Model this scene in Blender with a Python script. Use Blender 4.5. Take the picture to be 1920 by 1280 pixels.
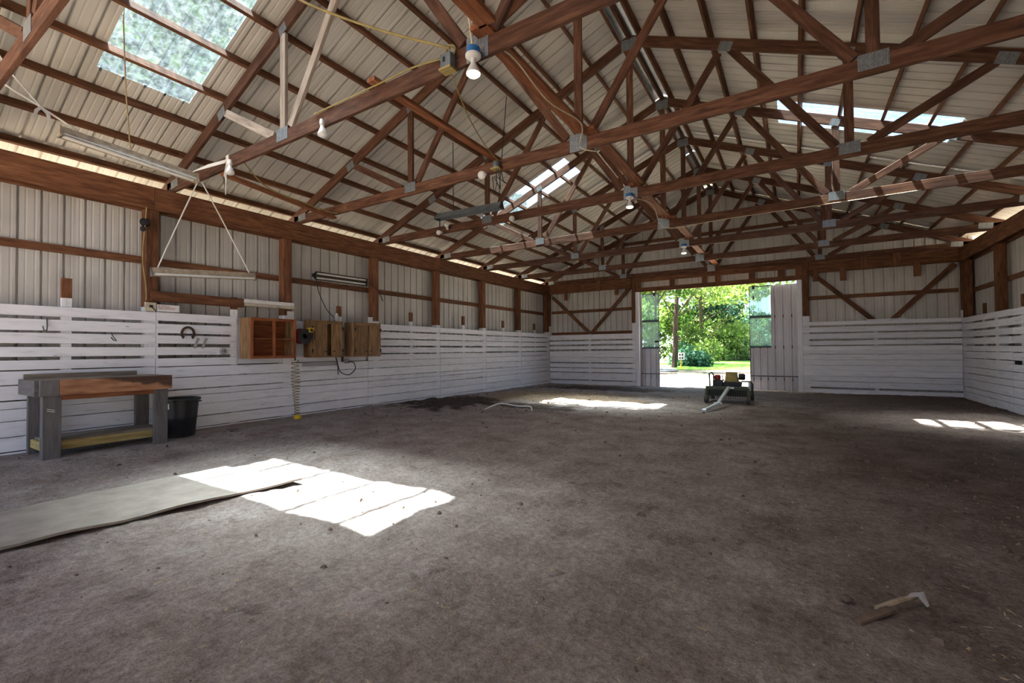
import bpy, math, random
import numpy as np
from mathutils import Vector, Matrix
R = random.Random(7)
SC = bpy.context.scene
for o in list(bpy.data.objects): bpy.data.objects.remove(o)

# ------------------------------------------------------------------ camera
F_PX = 844.87; YAW = .5613; PITCH = .0192; ROLL = -.0082; CAM_H = 1.1071
cd = bpy.data.cameras.new('camera'); cam = bpy.data.objects.new('camera', cd)
SC.collection.objects.link(cam); SC.camera = cam
cd.sensor_width = 36.0; cd.lens = 36.0 * F_PX / 1920.0; cd.clip_start = .02; cd.clip_end = 500
_fw = Vector((-math.sin(YAW), math.cos(YAW), 0)); _rt = Vector((math.cos(YAW), math.sin(YAW), 0)); _up = Vector((0, 0, 1))
_fw, _up = _fw * math.cos(PITCH) + _up * math.sin(PITCH), _up * math.cos(PITCH) - _fw * math.sin(PITCH)
_rt, _up = _rt * math.cos(ROLL) + _up * math.sin(ROLL), _up * math.cos(ROLL) - _rt * math.sin(ROLL)
_m = Matrix((_rt, _up, -_fw)).transposed().to_4x4(); _m.translation = (0, 0, CAM_H)
cam.matrix_world = _m

# ------------------------------------------------------------------ light
SUN_DIR = Vector((.34, .055, -1)).normalized()
SUN_STRENGTH = 5.0
SKY_STRENGTH = 0.85
SC.view_settings.view_transform = 'Standard'; SC.view_settings.look = 'None'
SC.view_settings.gamma = 1.0; SC.view_settings.use_curve_mapping = False
SC.view_settings.exposure = 4.27
w = bpy.data.worlds.new('sky'); SC.world = w; w.use_nodes = True
nt = w.node_tree; bg = nt.nodes['Background']
sky = nt.nodes.new('ShaderNodeTexSky'); sky.sky_type = 'HOSEK_WILKIE'; sky.turbidity = 6.5; sky.ground_albedo = .3
sky.sun_direction = -SUN_DIR
nt.links.new(sky.outputs[0], bg.inputs[0]); bg.inputs[1].default_value = SKY_STRENGTH
sl = bpy.data.lights.new('sun', 'SUN'); sl.energy = SUN_STRENGTH; sl.angle = math.radians(.55); sl.color = (1, .95, .88)
so = bpy.data.objects.new('sun', sl); SC.collection.objects.link(so)
so.rotation_euler = SUN_DIR.to_track_quat('-Z', 'Y').to_euler(); so.location = (-8, 0, 20)

# added wide soft sun: glow round the floor patches, light on the trusses
hl = bpy.data.lights.new('soft_fill_sun', 'SUN'); hl.energy = 2.0; hl.angle = math.radians(29); hl.color = (1, .95, .90)
ho = bpy.data.objects.new('soft_fill_sun', hl); SC.collection.objects.link(ho)
ho.rotation_euler = so.rotation_euler; ho.location = (-8, 1, 20)

# ------------------------------------------------------------------ helpers
def col(h):
    if isinstance(h, str):
        h = tuple(int(h[i:i + 2], 16) / 255 for i in (0, 2, 4))
        return tuple(c / 12.92 if c <= .04045 else ((c + .055) / 1.055) ** 2.4 for c in h) + (1,)
    return tuple(h) + (1,)

class N:
    """small node-graph helper around one material"""
    def __init__(s, name):
        s.m = bpy.data.materials.new(name); s.m.use_nodes = True; s.t = s.m.node_tree
        s.b = s.t.nodes['Principled BSDF']; s.out = s.t.nodes['Material Output']
    def n(s, typ, **kw):
        nd = s.t.nodes.new(typ)
        for k, v in kw.items():
            if k.startswith('i_'):
                key = k[2:]; key = int(key) if key.isdigit() else key.replace('_', ' ')
                if hasattr(v, 'is_linked') or isinstance(v, bpy.types.NodeSocket): s.t.links.new(v, nd.inputs[key])
                else: nd.inputs[key].default_value = v
            else: setattr(nd, k, v)
        return nd
    def l(s, a, b): s.t.links.new(a, b)
    def coord(s, scale=(1, 1, 1), rand=True):
        tc = s.n('ShaderNodeTexCoord'); mp = s.n('ShaderNodeMapping'); mp.inputs['Scale'].default_value = scale
        s.l(tc.outputs['Object'], mp.inputs['Vector'])
        if rand:
            oi = s.n('ShaderNodeObjectInfo'); mu = s.n('ShaderNodeMath', operation='MULTIPLY', i_1=57.0)
            s.l(oi.outputs['Random'], mu.inputs[0]); s.l(mu.outputs[0], mp.inputs['Location'])
        return mp.outputs[0]
    def noise(s, vec, scale=5, detail=4, rough=.6):
        nd = s.n('ShaderNodeTexNoise', i_Scale=scale, i_Detail=detail, i_Roughness=rough)
        s.l(vec, nd.inputs['Vector']); return nd.outputs['Fac']
    def ramp(s, fac, stops):
        nd = s.n('ShaderNodeValToRGB'); el = nd.color_ramp.elements
        while len(el) < len(stops): el.new(.5)
        for e, (p, c) in zip(el, stops): e.position = p; e.color = col(c)
        s.l(fac, nd.inputs[0]); return nd.outputs[0]
    def mix(s, fac, a, b, mode='MIX'):
        nd = s.n('ShaderNodeMixRGB', blend_type=mode)
        for k, v in ((0, fac), (1, a), (2, b)):
            if isinstance(v, bpy.types.NodeSocket): s.l(v, nd.inputs[k])
            elif k == 0: nd.inputs[0].default_value = v
            else: nd.inputs[k].default_value = col(v)
        return nd.outputs[0]
    def mth(s, op, a, b=0.0, c=0.0, clamp=False):
        nd = s.n('ShaderNodeMath', operation=op, use_clamp=clamp)
        for k, v in enumerate((a, b, c)):
            if isinstance(v, bpy.types.NodeSocket): s.l(v, nd.inputs[k])
            else: nd.inputs[k].default_value = v
        return nd.outputs[0]
    def bump(s, h, strength=.3, dist=.01):
        nd = s.n('ShaderNodeBump', i_Strength=strength, i_Distance=dist); s.l(h, nd.inputs['Height'])
        s.l(nd.outputs[0], s.b.inputs['Normal'])
    def fin(s, c, rough=.7, metal=0.0, spec=.3):
        if isinstance(c, bpy.types.NodeSocket): s.l(c, s.b.inputs['Base Color'])
        else: s.b.inputs['Base Color'].default_value = col(c)
        s.b.inputs['Roughness'].default_value = rough; s.b.inputs['Metallic'].default_value = metal
        s.b.inputs['Specular IOR Level'].default_value = spec
        return s.m
    def vary(s, c, lo=.82, hi=1.12):
        oi = s.n('ShaderNodeObjectInfo'); mr = s.n('ShaderNodeMapRange', i_3=lo, i_4=hi)
        s.l(oi.outputs['Random'], mr.inputs[0])
        cb = s.n('ShaderNodeCombineColor')
        for k in range(3): s.l(mr.outputs[0], cb.inputs[k])
        return s.mix(1.0, c, cb.outputs[0], 'MULTIPLY')

def wood(name, dark, mid, light, rough=.75, stretch=9, vary=(.8, 1.15), spec=.25):
    g = N(name); v = g.coord((1.1, stretch, stretch))
    f = g.noise(v, 3.2, 6, .62); c = g.ramp(f, [(.28, dark), (.5, mid), (.72, light)])
    v2 = g.coord((.9, 2.5, 2.5)); f2 = g.noise(v2, 2.0, 3, .5)
    c = g.mix(g.mth('MULTIPLY', f2, .5), c, dark, 'MIX')
    vo = g.n('ShaderNodeTexVoronoi', i_Scale=2.6); g.l(g.coord((.8, 2.2, 2.2)), vo.inputs['Vector'])
    kn = g.ramp(vo.outputs['Distance'], [(.05, (1, 1, 1)), (.13, (0, 0, 0))])
    c = g.mix(g.mth('MULTIPLY', kn, .6), c, dark)
    c = g.vary(c, *vary); g.bump(f, .25, .004)
    return g.fin(c, rough, 0, spec)

def plain(name, c, rough=.6, metal=0.0, spec=.3, var=.25, scale=8):
    g = N(name); f = g.noise(g.coord(), scale, 4); cc = col(c)
    d = tuple(x * (1 - var) for x in cc[:3]); li = tuple(min(1, x * (1 + var)) for x in cc[:3])
    k = g.ramp(f, [(.3, d), (.7, li)]); g.bump(f, .12, .003)
    return g.fin(k, rough, metal, spec)

M = {}
M['truss'] = wood('truss_wood', '3a241b', '63412f', '845f4a')
M['purlin'] = wood('purlin_wood', '422a1b', '734a31', '956a4b')
M['orange'] = wood('reddish_wood', '603620', '90593a', 'ae7955')
M['pale'] = wood('sunlit_pale_wood', '85786d', 'b3a598', 'cfc4b8')  # pale tone stands in for skylight sun on the left webs
M['beam'] = wood('beam_wood', '432a1b', '734930', '95694a')
M['cab_orange'] = wood('varnished_cabinet_wood', '63331c', '95542f', 'ad6f45', .5, 8, (.92, 1.06))
M['cab_old'] = wood('old_cabinet_wood', '5b412b', '8b6a48', 'ab8a62', .7, 8, (.85, 1.12))
M['shelf_rail'] = wood('yellow_pine', '7d6a3d', 'aa9560', 'c6b684')
M['bench_grey'] = wood('grey_painted_timber', '4a4649', '66625f', '757174', .7, 9, (.92, 1.05))
M['bench_top'] = wood('worn_bench_plank', '5b5148', '857a6e', 'a3988b')
def bench_front():
    g = N('scorched_apron_wood'); v = g.coord((1.1, 9, 9), False); f = g.noise(v, 3.2, 6, .62)
    c = g.ramp(f, [(.28, '6a4430'), (.5, '97694c'), (.72, 'b08868')])
    tc = g.n('ShaderNodeTexCoord'); sp = g.n('ShaderNodeSeparateXYZ'); g.l(tc.outputs['Object'], sp.inputs[0])
    n2 = g.noise(tc.outputs['Object'], 7, 4)
    k = g.mth('ADD', g.mth('MULTIPLY', sp.outputs[0], 1.5), g.mth('MULTIPLY', sp.outputs[2], 9.0))
    k = g.mth('ADD', k, g.mth('MULTIPLY', n2, 1.0))
    m = g.ramp(k, [(.72, (0, 0, 0)), (.98, (1, 1, 1))])
    return g.fin(g.mix(g.mth('MULTIPLY', m, .85), c, '2a1f1c'), .7)
M['bench_front'] = bench_front()
def whiteboard():
    g = N('whitewashed_board'); v = g.coord((1, 7, 7)); f = g.noise(v, 3, 6, .65)
    c = g.ramp(f, [(.25, 'c2bfc0'), (.45, 'e3e2e6'), (.8, 'efeef2')])
    k = g.noise(g.coord((1.3, 2.5, 2.5)), 3.5, 5, .7); c = g.mix(g.ramp(k, [(.64, (0, 0, 0)), (.8, (.4, .4, .4))]), c, '9b938d')
    vo = g.n('ShaderNodeTexVoronoi', i_Scale=3.0); g.l(g.coord((.7, 3, 3)), vo.inputs['Vector'])
    c = g.mix(g.ramp(vo.outputs['Distance'], [(.025, (.8, .8, .8)), (.06, (0, 0, 0))]), c, '6a625e')
    c = g.vary(c, .9, 1.03); g.bump(f, .2, .003); return g.fin(c, .65)
M['white'] = whiteboard()
def metal(name, a, b, rough=.5, spec=.4):
    g = N(name); f = g.noise(g.coord((.5, .5, .5)), 2.0, 3, .6); c = g.ramp(f, [(.3, a), (.7, b)])
    f2 = g.noise(g.coord((.6, 30, 30)), 2, 3); c = g.mix(.05, c, g.ramp(f2, [(.35, '8a8682'), (.6, 'f0eeea')]), 'MULTIPLY')
    return g.fin(g.vary(c, .93, 1.04), rough, 0, spec)
M['siding'] = metal('siding_sheet', 'b3aea6', 'cbc7c0')
M['roof'] = metal('roof_sheet', 'c3bdb2', 'd8d3ca')
M['doorskin'] = metal('door_sheet', 'cac6ca', 'dcd8dc')
def galv():
    g = N('galvanised_plate'); tc = g.n('ShaderNodeTexCoord')
    br = g.n('ShaderNodeTexBrick', i_Scale=1.0, i_Mortar_Size=.0016); br.inputs['Brick Width'].default_value = .022; br.inputs['Row Height'].default_value = .009
    br.inputs['Color1'].default_value = col('8f959a'); br.inputs['Color2'].default_value = col('b4babd'); br.inputs['Mortar'].default_value = col('4a4a4c')
    sp = g.n('ShaderNodeSeparateXYZ'); cb = g.n('ShaderNodeCombineXYZ'); g.l(tc.outputs['Object'], sp.inputs[0])
    g.l(sp.outputs[0], cb.inputs[1]); g.l(sp.outputs[2], cb.inputs[0]); g.l(cb.outputs[0], br.inputs['Vector'])
    return g.fin(br.outputs['Color'], .4, .55, .5)
M['galv'] = galv()
M['zinc'] = plain('zinc_sheet', 'a9adb0', .4, .5, .5)
def skylight():
    g = N('translucent_skylight_sheet'); t = g.t
    f = g.noise(g.coord((.4, 9, 9)), 3, 5); f2 = g.noise(g.coord((3, 3, 3)), 6, 4)
    c = g.ramp(f, [(.3, 'bfcfd8'), (.6, 'eaf1f3')])
    tr = g.n('ShaderNodeBsdfTransparent'); g.l(c, tr.inputs[0])
    tl = g.n('ShaderNodeBsdfTranslucent'); tl.inputs[0].default_value = (.75, .86, .95, 1)
    gl = g.n('ShaderNodeBsdfGlossy', i_Roughness=.25)
    mx = g.n('ShaderNodeMixShader'); k = g.ramp(f2, [(.35, (.005,) * 3), (.75, (.022,) * 3)])
    g.l(k, mx.inputs[0]); g.l(tr.outputs[0], mx.inputs[1]); g.l(tl.outputs[0], mx.inputs[2])
    m2 = g.n('ShaderNodeMixShader'); m2.inputs[0].default_value = .04; g.l(mx.outputs[0], m2.inputs[1]); g.l(gl.outputs[0], m2.inputs[2])
    g.l(m2.outputs[0], g.out.inputs[0]); return g.m
M['skylight'] = skylight()
def pane():
    g = N('ribbed_door_pane'); f = g.noise(g.coord((.4, 30, 1)), 3, 4)
    c = g.ramp(f, [(.3, '9fb4b2'), (.7, 'd3dedb')])
    tr = g.n('ShaderNodeBsdfTransparent'); g.l(c, tr.inputs[0])
    tl = g.n('ShaderNodeBsdfTranslucent'); tl.inputs[0].default_value = (.7, .85, .8, 1)
    mx = g.n('ShaderNodeMixShader'); mx.inputs[0].default_value = .07
    g.l(tr.outputs[0], mx.inputs[1]); g.l(tl.outputs[0], mx.inputs[2]); g.l(mx.outputs[0], g.out.inputs[0]); return g.m
M['pane'] = pane()
M['black'] = plain('black_plastic', '17181b', .42, 0, .4, .2)
M['dark'] = plain('dark_metal', '2a2a2c', .5, .3, .4)
M['rust'] = plain('rusty_iron', '4a3a30', .7, .3)
M['paintwhite'] = plain('white_enamel', 'd9d8d4', .45, 0, .4, .08)
M['dirtywhite'] = plain('dusty_white_enamel', 'b9ae9c', .6, 0, .3, .3, 14)
M['rope'] = plain('sisal_twine', '9c8767', .9)
M['ropewhite'] = plain('white_cord', 'd2ccc2', .9, 0, .2, .1)
M['yellow'] = plain('yellow_plastic', 'c9a51f', .5)
M['wireyellow'] = plain('yellow_cable', '8f7d4c', .6)
M['wirewhite'] = plain('white_cable', 'c7b79d', .6)
M['blue'] = plain('blue_box_plastic', '2f6ca8', .5)
M['greybox'] = plain('grey_steel_box', '6e7479', .45, .4)
M['red'] = plain('red_rubber', '8e2f2a', .55)
M['olive'] = plain('olive_machine_paint', '3a4230', .5, 0, .4, .3)
M['mowyellow'] = plain('faded_yellow_shroud', '8a7a34', .5, 0, .4, .35)
M['alu'] = plain('bare_aluminium', 'c9ced6', .35, .5, .5, .1)
M['tyre'] = plain('dusty_tyre', '4a463b', .9)
M['hook'] = plain('steel_hook', '55565a', .4, .5)
M['mat'] = plain('grey_rubber_mat', '8d857d', .85, 0, .2, .2, 5)
M['paper'] = plain('paper_label', 'dcd9d5', .8, 0, .2, .05)
M['ink'] = plain('faded_red_ink', 'a2525a', .8, 0, .2, .05)
M['grime'] = plain('grimy_enamel', '9c8d7a', .6, 0, .3, .35, 18)
M['tape'] = plain('grey_tape', 'a09c9d', .6, 0, .3, .1)
M['bark'] = plain('tree_bark', '3a322b', .9, 0, .1, .35, 6)
M['clod'] = plain('dirt_clod', '6a5c52', .95, 0, .1, .35, 12)
M['shaving'] = plain('wood_shaving', 'a8967e', .9, 0, .1, .3, 20)
M['pebble'] = plain('pebble_stone', 'b3aaa2', .85, 0, .2, .3, 20)
def leafmat(name, a, b):
    g = N(name); f = g.noise(g.coord((1, 1, 1)), .9, 3); c = g.ramp(f, [(.35, a), (.65, b)])
    df = g.n('ShaderNodeBsdfDiffuse'); tl = g.n('ShaderNodeBsdfTranslucent'); g.l(c, df.inputs[0])
    c2 = g.mix(1.0, c, (1.0, 1.0, .35), 'MULTIPLY'); g.l(c2, tl.inputs[0])
    mx = g.n('ShaderNodeMixShader'); mx.inputs[0].default_value = .4
    g.l(df.outputs[0], mx.inputs[1]); g.l(tl.outputs[0], mx.inputs[2]); g.l(mx.outputs[0], g.out.inputs[0]); return g.m
M['leaf1'] = leafmat('leaf_mid_green', '243a1c', '54723f')
M['leaf2'] = leafmat('leaf_dark_green', '182b17', '385231')
M['leaf3'] = leafmat('leaf_light_green', '465f32', '7b9460')
M['leaf4'] = leafmat('leaf_blue_green', '213c36', '486c60')
def emis(name, c, s):
    g = N(name); g.b.inputs['Emission Color'].default_value = col(c); g.b.inputs['Emission Strength'].default_value = s
    return g.fin('f5f2ea', .4)
M['bulb_on'] = emis('lit_bulb_glass', 'fff1d8', 1.2)
M['bulb_off'] = plain('frosted_bulb_glass', 'd5d3cf', .3, 0, .5, .05)
def dirt():
    g = N('barn_dirt'); tc = g.n('ShaderNodeTexCoord'); v = tc.outputs['Object']
    sp = g.n('ShaderNodeSeparateXYZ'); g.l(v, sp.inputs[0]); x, y = sp.outputs[0], sp.outputs[1]
    big = g.noise(v, .55, 4, .55); midn = g.noise(v, 2.6, 6, .65); fine = g.noise(v, 26, 6, .7); vf = g.noise(v, 95, 4, .7)
    c = g.ramp(midn, [(.3, '9b8d87'), (.5, 'b9aca6'), (.72, 'd0c5c0')])
    # moist, redder earth on the right-hand half of the barn
    k = g.mth('ADD', g.mth('MULTIPLY', x, .30), g.mth('MULTIPLY', y, .035)); k = g.mth('ADD', k, g.mth('MULTIPLY', g.mth('SUBTRACT', big, .5), 1.5))
    k = g.ramp(k, [(-.0, (0, 0, 0)), (.5, (.85, .85, .85))])
    c = g.mix(k, c, g.ramp(midn, [(.3, '6e5b53'), (.55, '877369'), (.75, '9a867b')]))
    rd = g.noise(v, 1.4, 3, .5); c = g.mix(g.ramp(rd, [(.66, (0, 0, 0)), (.76, (.55, .55, .55))]), c, '85604c')
    pit = g.noise(v, 4.2, 4, .6); c = g.mix(g.ramp(pit, [(.62, (0, 0, 0)), (.72, (.55, .55, .55))]), c, '5f524b')
    # shavings bed in the far corner and dark manure beside it
    def spot(cx, cy, rx, ry):
        a = g.mth('POWER', g.mth('DIVIDE', g.mth('SUBTRACT', x, cx), rx), 2.0); b = g.mth('POWER', g.mth('DIVIDE', g.mth('SUBTRACT', y, cy), ry), 2.0)
        d = g.mth('ADD', g.mth('ADD', a, b), g.mth('MULTIPLY', g.mth('SUBTRACT', midn, .5), 2.6))
        return g.ramp(d, [(.55, (1, 1, 1)), (1.0, (0, 0, 0))])
    c = g.mix(g.mth('MULTIPLY', spot(-6.2, 7.4, 1.0, 1.5), .85), c, '4a3c33')
    c = g.mix(g.mth('MULTIPLY', spot(-4.6, 7.7, 1.3, .5), .8), c, '4d4037')
    c = g.mix(g.mth('MULTIPLY', spot(-4.7, 9.5, 2.1, 1.3), .95), c, g.ramp(fine, [(.3, 'a5876a'), (.65, 'd8c3a8')]))
    c = g.mix(g.mth('MULTIPLY', spot(-4.6, 12.2, 2.1, .8), .8), c, '4d4037')
    c = g.mix(g.mth('MULTIPLY', spot(-1.2, 12.6, 3.4, 1.0), .5), c, '9c8e7c')
    c = g.mix(.7, c, g.ramp(fine, [(.32, 'b4b1ae'), (.62, 'ffffff')]), 'MULTIPLY')
    c = g.mix(.6, c, g.ramp(vf, [(.35, 'aeaba8'), (.6, 'ffffff')]), 'MULTIPLY')
    st = g.n('ShaderNodeMapping'); st.inputs['Scale'].default_value = (14, 3.2, 5); st.inputs['Rotation'].default_value = (0, 0, .5); g.l(v, st.inputs['Vector'])
    sk = g.noise(st.outputs[0], 1.6, 5, .7); c = g.mix(.28, c, g.ramp(sk, [(.36, 'b2aeaa'), (.56, 'ffffff')]), 'MULTIPLY')
    # pale flecks of straw and chip
    vo = g.n('ShaderNodeTexVoronoi', i_Scale=26.0); g.l(v, vo.inputs['Vector'])
    c = g.mix(g.ramp(vo.outputs['Distance'], [(.07, (.55, .55, .55)), (.11, (0, 0, 0))]), c, 'b3a48f')
    h = g.mth('ADD', g.mth('MULTIPLY', fine, .8), g.mth('ADD', g.mth('MULTIPLY', midn, 1.3), g.mth('MULTIPLY', vf, .25)))
    g.bump(h, .8, .09); return g.fin(c, .95, 0, .1)
M['dirt'] = dirt()
def field():
    g = N('field_grass'); tc = g.n('ShaderNodeTexCoord'); v = tc.outputs['Object']
    f = g.noise(v, .35, 6, .65); f2 = g.noise(v, 3, 5, .7)
    c = g.ramp(f, [(.35, '7c6d66'), (.52, '7e7668'), (.68, '747a5c')]); c = g.mix(.4, c, g.ramp(f2, [(.3, '777777'), (.7, 'ffffff')]), 'MULTIPLY')
    return g.fin(c, .95, 0, .1)
M['field'] = field()
M['meadow'] = plain('meadow_green', '4f7a2e', .95, 0, .1, .35, .8)
M['road'] = plain('driveway_asphalt', '5f656c', .9, 0, .2, .15, 3)
M['concrete'] = plain('concrete_sill', '9a948c', .9, 0, .2, .15, 6)

def raw(name, verts, faces, mat, Mx=None, parent=None, smooth=False):
    me = bpy.data.meshes.new(name); me.from_pydata([tuple(v) for v in verts], [], faces); me.update()
    if mat is not None: me.materials.append(M[mat] if isinstance(mat, str) else mat)
    if smooth: me.polygons.foreach_set('use_smooth', [True] * len(me.polygons))
    o = bpy.data.objects.new(name, me); SC.collection.objects.link(o)
    if Mx is not None: o.matrix_basis = Mx
    if parent is not None: own(o, parent)
    return o
def own(o, parent):
    o.parent = parent; o.matrix_parent_inverse = parent.matrix_basis.inverted()
BOXF = [(0, 3, 2, 1), (4, 5, 6, 7), (0, 1, 5, 4), (1, 2, 6, 5), (2, 3, 7, 6), (3, 0, 4, 7)]
def boxv(lx, ly, lz):
    a, b, c = lx / 2, ly / 2, lz / 2
    return [(-a, -b, -c), (a, -b, -c), (a, b, -c), (-a, b, -c), (-a, -b, c), (a, -b, c), (a, b, c), (-a, b, c)]
def beam(name, p0, p1, w_, h_, mat, parent=None, up=(0, 0, 1), roll=0.0):
    """rectangular member from p0 to p1: w_ across, h_ along up; local X runs along it"""
    p0, p1 = Vector(p0), Vector(p1); d = p1 - p0; L = d.length; x = d / L
    z = Vector(up); z = (z - x * z.dot(x)).normalized(); y = z.cross(x)
    if roll: q = Matrix.Rotation(roll, 3, x); y, z = q @ y, q @ z
    m = Matrix((x, y, z)).transposed().to_4x4(); m.translation = (p0 + p1) / 2
    bv = min(w_, h_) * .08
    a, b, c = L / 2, w_ / 2, h_ / 2
    sec = [(-b + bv, -c), (b - bv, -c), (b, -c + bv), (b, c - bv), (b - bv, c), (-b + bv, c), (-b, c - bv), (-b, -c + bv)]
    vs = [(-a, s[0], s[1]) for s in sec] + [(a, s[0], s[1]) for s in sec]
    fs = [tuple((i, (i + 1) % 8, (i + 1) % 8 + 8, i + 8))[::1] for i in range(8)] + [tuple(range(7, -1, -1)), tuple(range(8, 16))]
    return raw(name, vs, fs, mat, m, parent)
def box(name, xr, yr, zr, mat, parent=None):
    c = Vector(((xr[0] + xr[1]) / 2, (yr[0] + yr[1]) / 2, (zr[0] + zr[1]) / 2)); d = [abs(r[1] - r[0]) for r in (xr, yr, zr)]
    k = d.index(max(d)); e = Vector((0, 0, 0)); e[k] = d[k] / 2
    if k == 2: return beam(name, c - e, c + e, d[1], d[0], mat, parent, up=(1, 0, 0))
    return beam(name, c - e, c + e, d[1 - k], d[2], mat, parent)
class MB:
    def __init__(s): s.v = []; s.f = []
    def add(s, vs, fs): n = len(s.v); s.v += [tuple(v) for v in vs]; s.f += [tuple(i + n for i in f) for f in fs]
    def box(s, xr, yr, zr):
        s.add([(xr[i], yr[j], zr[k]) for k in (0, 1) for i, j in ((0, 0), (1, 0), (1, 1), (0, 1))], BOXF)
    def tube(s, pts, r, n=6, caps=True):
        pts = [Vector(p) for p in pts]; rr = r if isinstance(r, (list, tuple)) else [r] * len(pts); rings = []
        ref = Vector((0, 0, 1))
        for i, p in enumerate(pts):
            t = (pts[min(i + 1, len(pts) - 1)] - pts[max(i - 1, 0)]).normalized()
            if abs(t.dot(ref)) > .95: ref = Vector((1, .2, 0)).normalized()
            a = t.cross(ref).normalized(); b = a.cross(t); ref = b
            rings.append([p + (a * math.cos(2 * math.pi * k / n) + b * math.sin(2 * math.pi * k / n)) * rr[i] for k in range(n)])
        fs = []
        for i in range(len(pts) - 1):
            for k in range(n): fs.append((i * n + k, i * n + (k + 1) % n, (i + 1) * n + (k + 1) % n, (i + 1) * n + k))
        if caps: fs += [tuple(range(n - 1, -1, -1)), tuple((len(pts) - 1) * n + k for k in range(n))]
        s.add([v for r_ in rings for v in r_], fs)
    def lathe(s, prof, c=(0, 0, 0), ax=(0, 0, 1), n=20):
        ax = Vector(ax).normalized(); a = ax.orthogonal().normalized(); b = ax.cross(a); c = Vector(c)
        vs = [c + ax * h + (a * math.cos(2 * math.pi * k / n) + b * math.sin(2 * math.pi * k / n)) * r for r, h in prof for k in range(n)]
        fs = [(i * n + k, i * n + (k + 1) % n, (i + 1) * n + (k + 1) % n, (i + 1) * n + k) for i in range(len(prof) - 1) for k in range(n)]
        s.add(vs, fs)
    def build(s, name, mat, parent=None, smooth=False, org=None):
        if org is None:
            org = Vector([(min(v[i] for v in s.v) + max(v[i] for v in s.v)) / 2 for i in range(3)])
        org = Vector(org); vs = [Vector(v) - org for v in s.v]
        o = raw(name, vs, s.f, mat, Matrix.Translation(org), parent, False)
        if smooth:
            o.data.polygons.foreach_set('use_smooth', [True] * len(o.data.polygons)); o.data.set_sharp_from_angle(angle=math.radians(40))
        return o
def tube(name, pts, r, mat, parent=None, n=6):
    b = MB(); b.tube(pts, r, n); return b.build(name, mat, parent, True)
def tag(o, label=None, cat=None, group=None, kind=None):
    for k, v in (('label', label), ('category', cat), ('group', group), ('kind', kind)):
        if v: o[k] = v
    return o
def empty(name, loc, label=None, cat=None, group=None, kind=None):
    o = bpy.data.objects.new(name, None); SC.collection.objects.link(o); o.empty_display_size = .1
    o.matrix_basis = Matrix.Translation(Vector(loc)); return tag(o, label, cat, group, kind)
def sag(a, b, n=10, drop=.05):
    a, b = Vector(a), Vector(b)
    return [a.lerp(b, t / n) - Vector((0, 0, 4 * drop * (t / n) * (1 - t / n))) for t in range(n + 1)]
def spline(pts, n=6):
    P = [Vector(p) for p in pts]; out = []
    for i in range(len(P) - 1):
        p0, p1, p2, p3 = P[max(i - 1, 0)], P[i], P[i + 1], P[min(i + 2, len(P) - 1)]
        for k in range(n):
            t = k / n
            out.append(.5 * ((2 * p1) + (-p0 + p2) * t + (2 * p0 - 5 * p1 + 4 * p2 - p3) * t * t + (-p0 + 3 * p1 - 3 * p2 + p3) * t ** 3))
    return out + [P[-1]]

# ------------------------------------------------------------------ dimensions
A = 6.976; W = 10.0445; XL = -A; XR = W - A; XC = W / 2 - A
YT, YP, S = 2.678, 2.438, 1.83; YG = 13.47; YN = -2.6
SLOPE = .4167; ZS = 3.62; ZC = 3.45; ZB = 3.33
TH = math.atan(SLOPE)
def zl(x, z0): return z0 + SLOPE * (x - XL if x <= XC else XR - x)
TY = {n: YT + n * S for n in range(-2, 7)}; TY[3] = 8.235; TY[6] = 13.6

# value noise for the ground
_rs = np.random.RandomState(3); _lat = _rs.rand(64, 64)
def vnoise(x, y):
    x = np.asarray(x, float); y = np.asarray(y, float)
    xi = np.floor(x).astype(int); yi = np.floor(y).astype(int); fx = x - xi; fy = y - yi
    fx = fx * fx * (3 - 2 * fx); fy = fy * fy * (3 - 2 * fy); g = lambda i, j: _lat[i % 64, j % 64]
    return (g(xi, yi) * (1 - fx) + g(xi + 1, yi) * fx) * (1 - fy) + (g(xi, yi + 1) * (1 - fx) + g(xi + 1, yi + 1) * fx) * fy - .5
def sstep(a, b, x): t = np.clip((x - a) / (b - a), 0, 1); return t * t * (3 - 2 * t)
def fl(x, y):
    x = np.asarray(x, float); y = np.asarray(y, float)
    h = .028 * vnoise(x * .9, y * .9) + .016 * vnoise(x * 2.7 + 9, y * 2.7) + .010 * vnoise(x * 7, y * 7 + 4) + .012 * vnoise(x * 15, y * 15) + .006 * vnoise(x * 31, y * 31 + 7)
    h = h * (1 - .75 * sstep(-5.2, -6.0, x) * sstep(6, 5, y))
    h += .06 * sstep(-5.4, -6.2, x) * sstep(7.5, 5.5, y)
    def mound(cx, cy, rx, ry, a): return a * np.exp(-((x - cx) / rx) ** 2 - ((y - cy) / ry) ** 2)
    cl = .6 + 1.2 * vnoise(x * 5, y * 5) + .9 * vnoise(x * 13, y * 13)
    h += (mound(-6.3, 7.2, .7, 1.1, .10) + mound(-5.0, 7.0, 1.1, .35, .07) + mound(-4.8, 9.7, 1.8, 1.2, .05)) * cl
    h += mound(-1.35, 1.75, .42, .09, .05) * cl + mound(1.9, 4.6, .5, .9, .06) * cl + mound(.6, 5.2, .9, .5, .035)
    h += mound(2.6, 9, .35, 4, .03) * cl
    # wheel ruts towards the far door
    for cx, k in ((-2.3, .25), (-1.25, .2), (-3.2, .22)):
        d = (x - (cx + k * (4 - y) * .25)); h += -.02 * np.exp(-(d / .13) ** 2) * sstep(0, 2, y) * (.8 + .6 * vnoise(x * 3, y * 9))
    return h
def fz(x, y): return float(fl(x, y))

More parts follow.
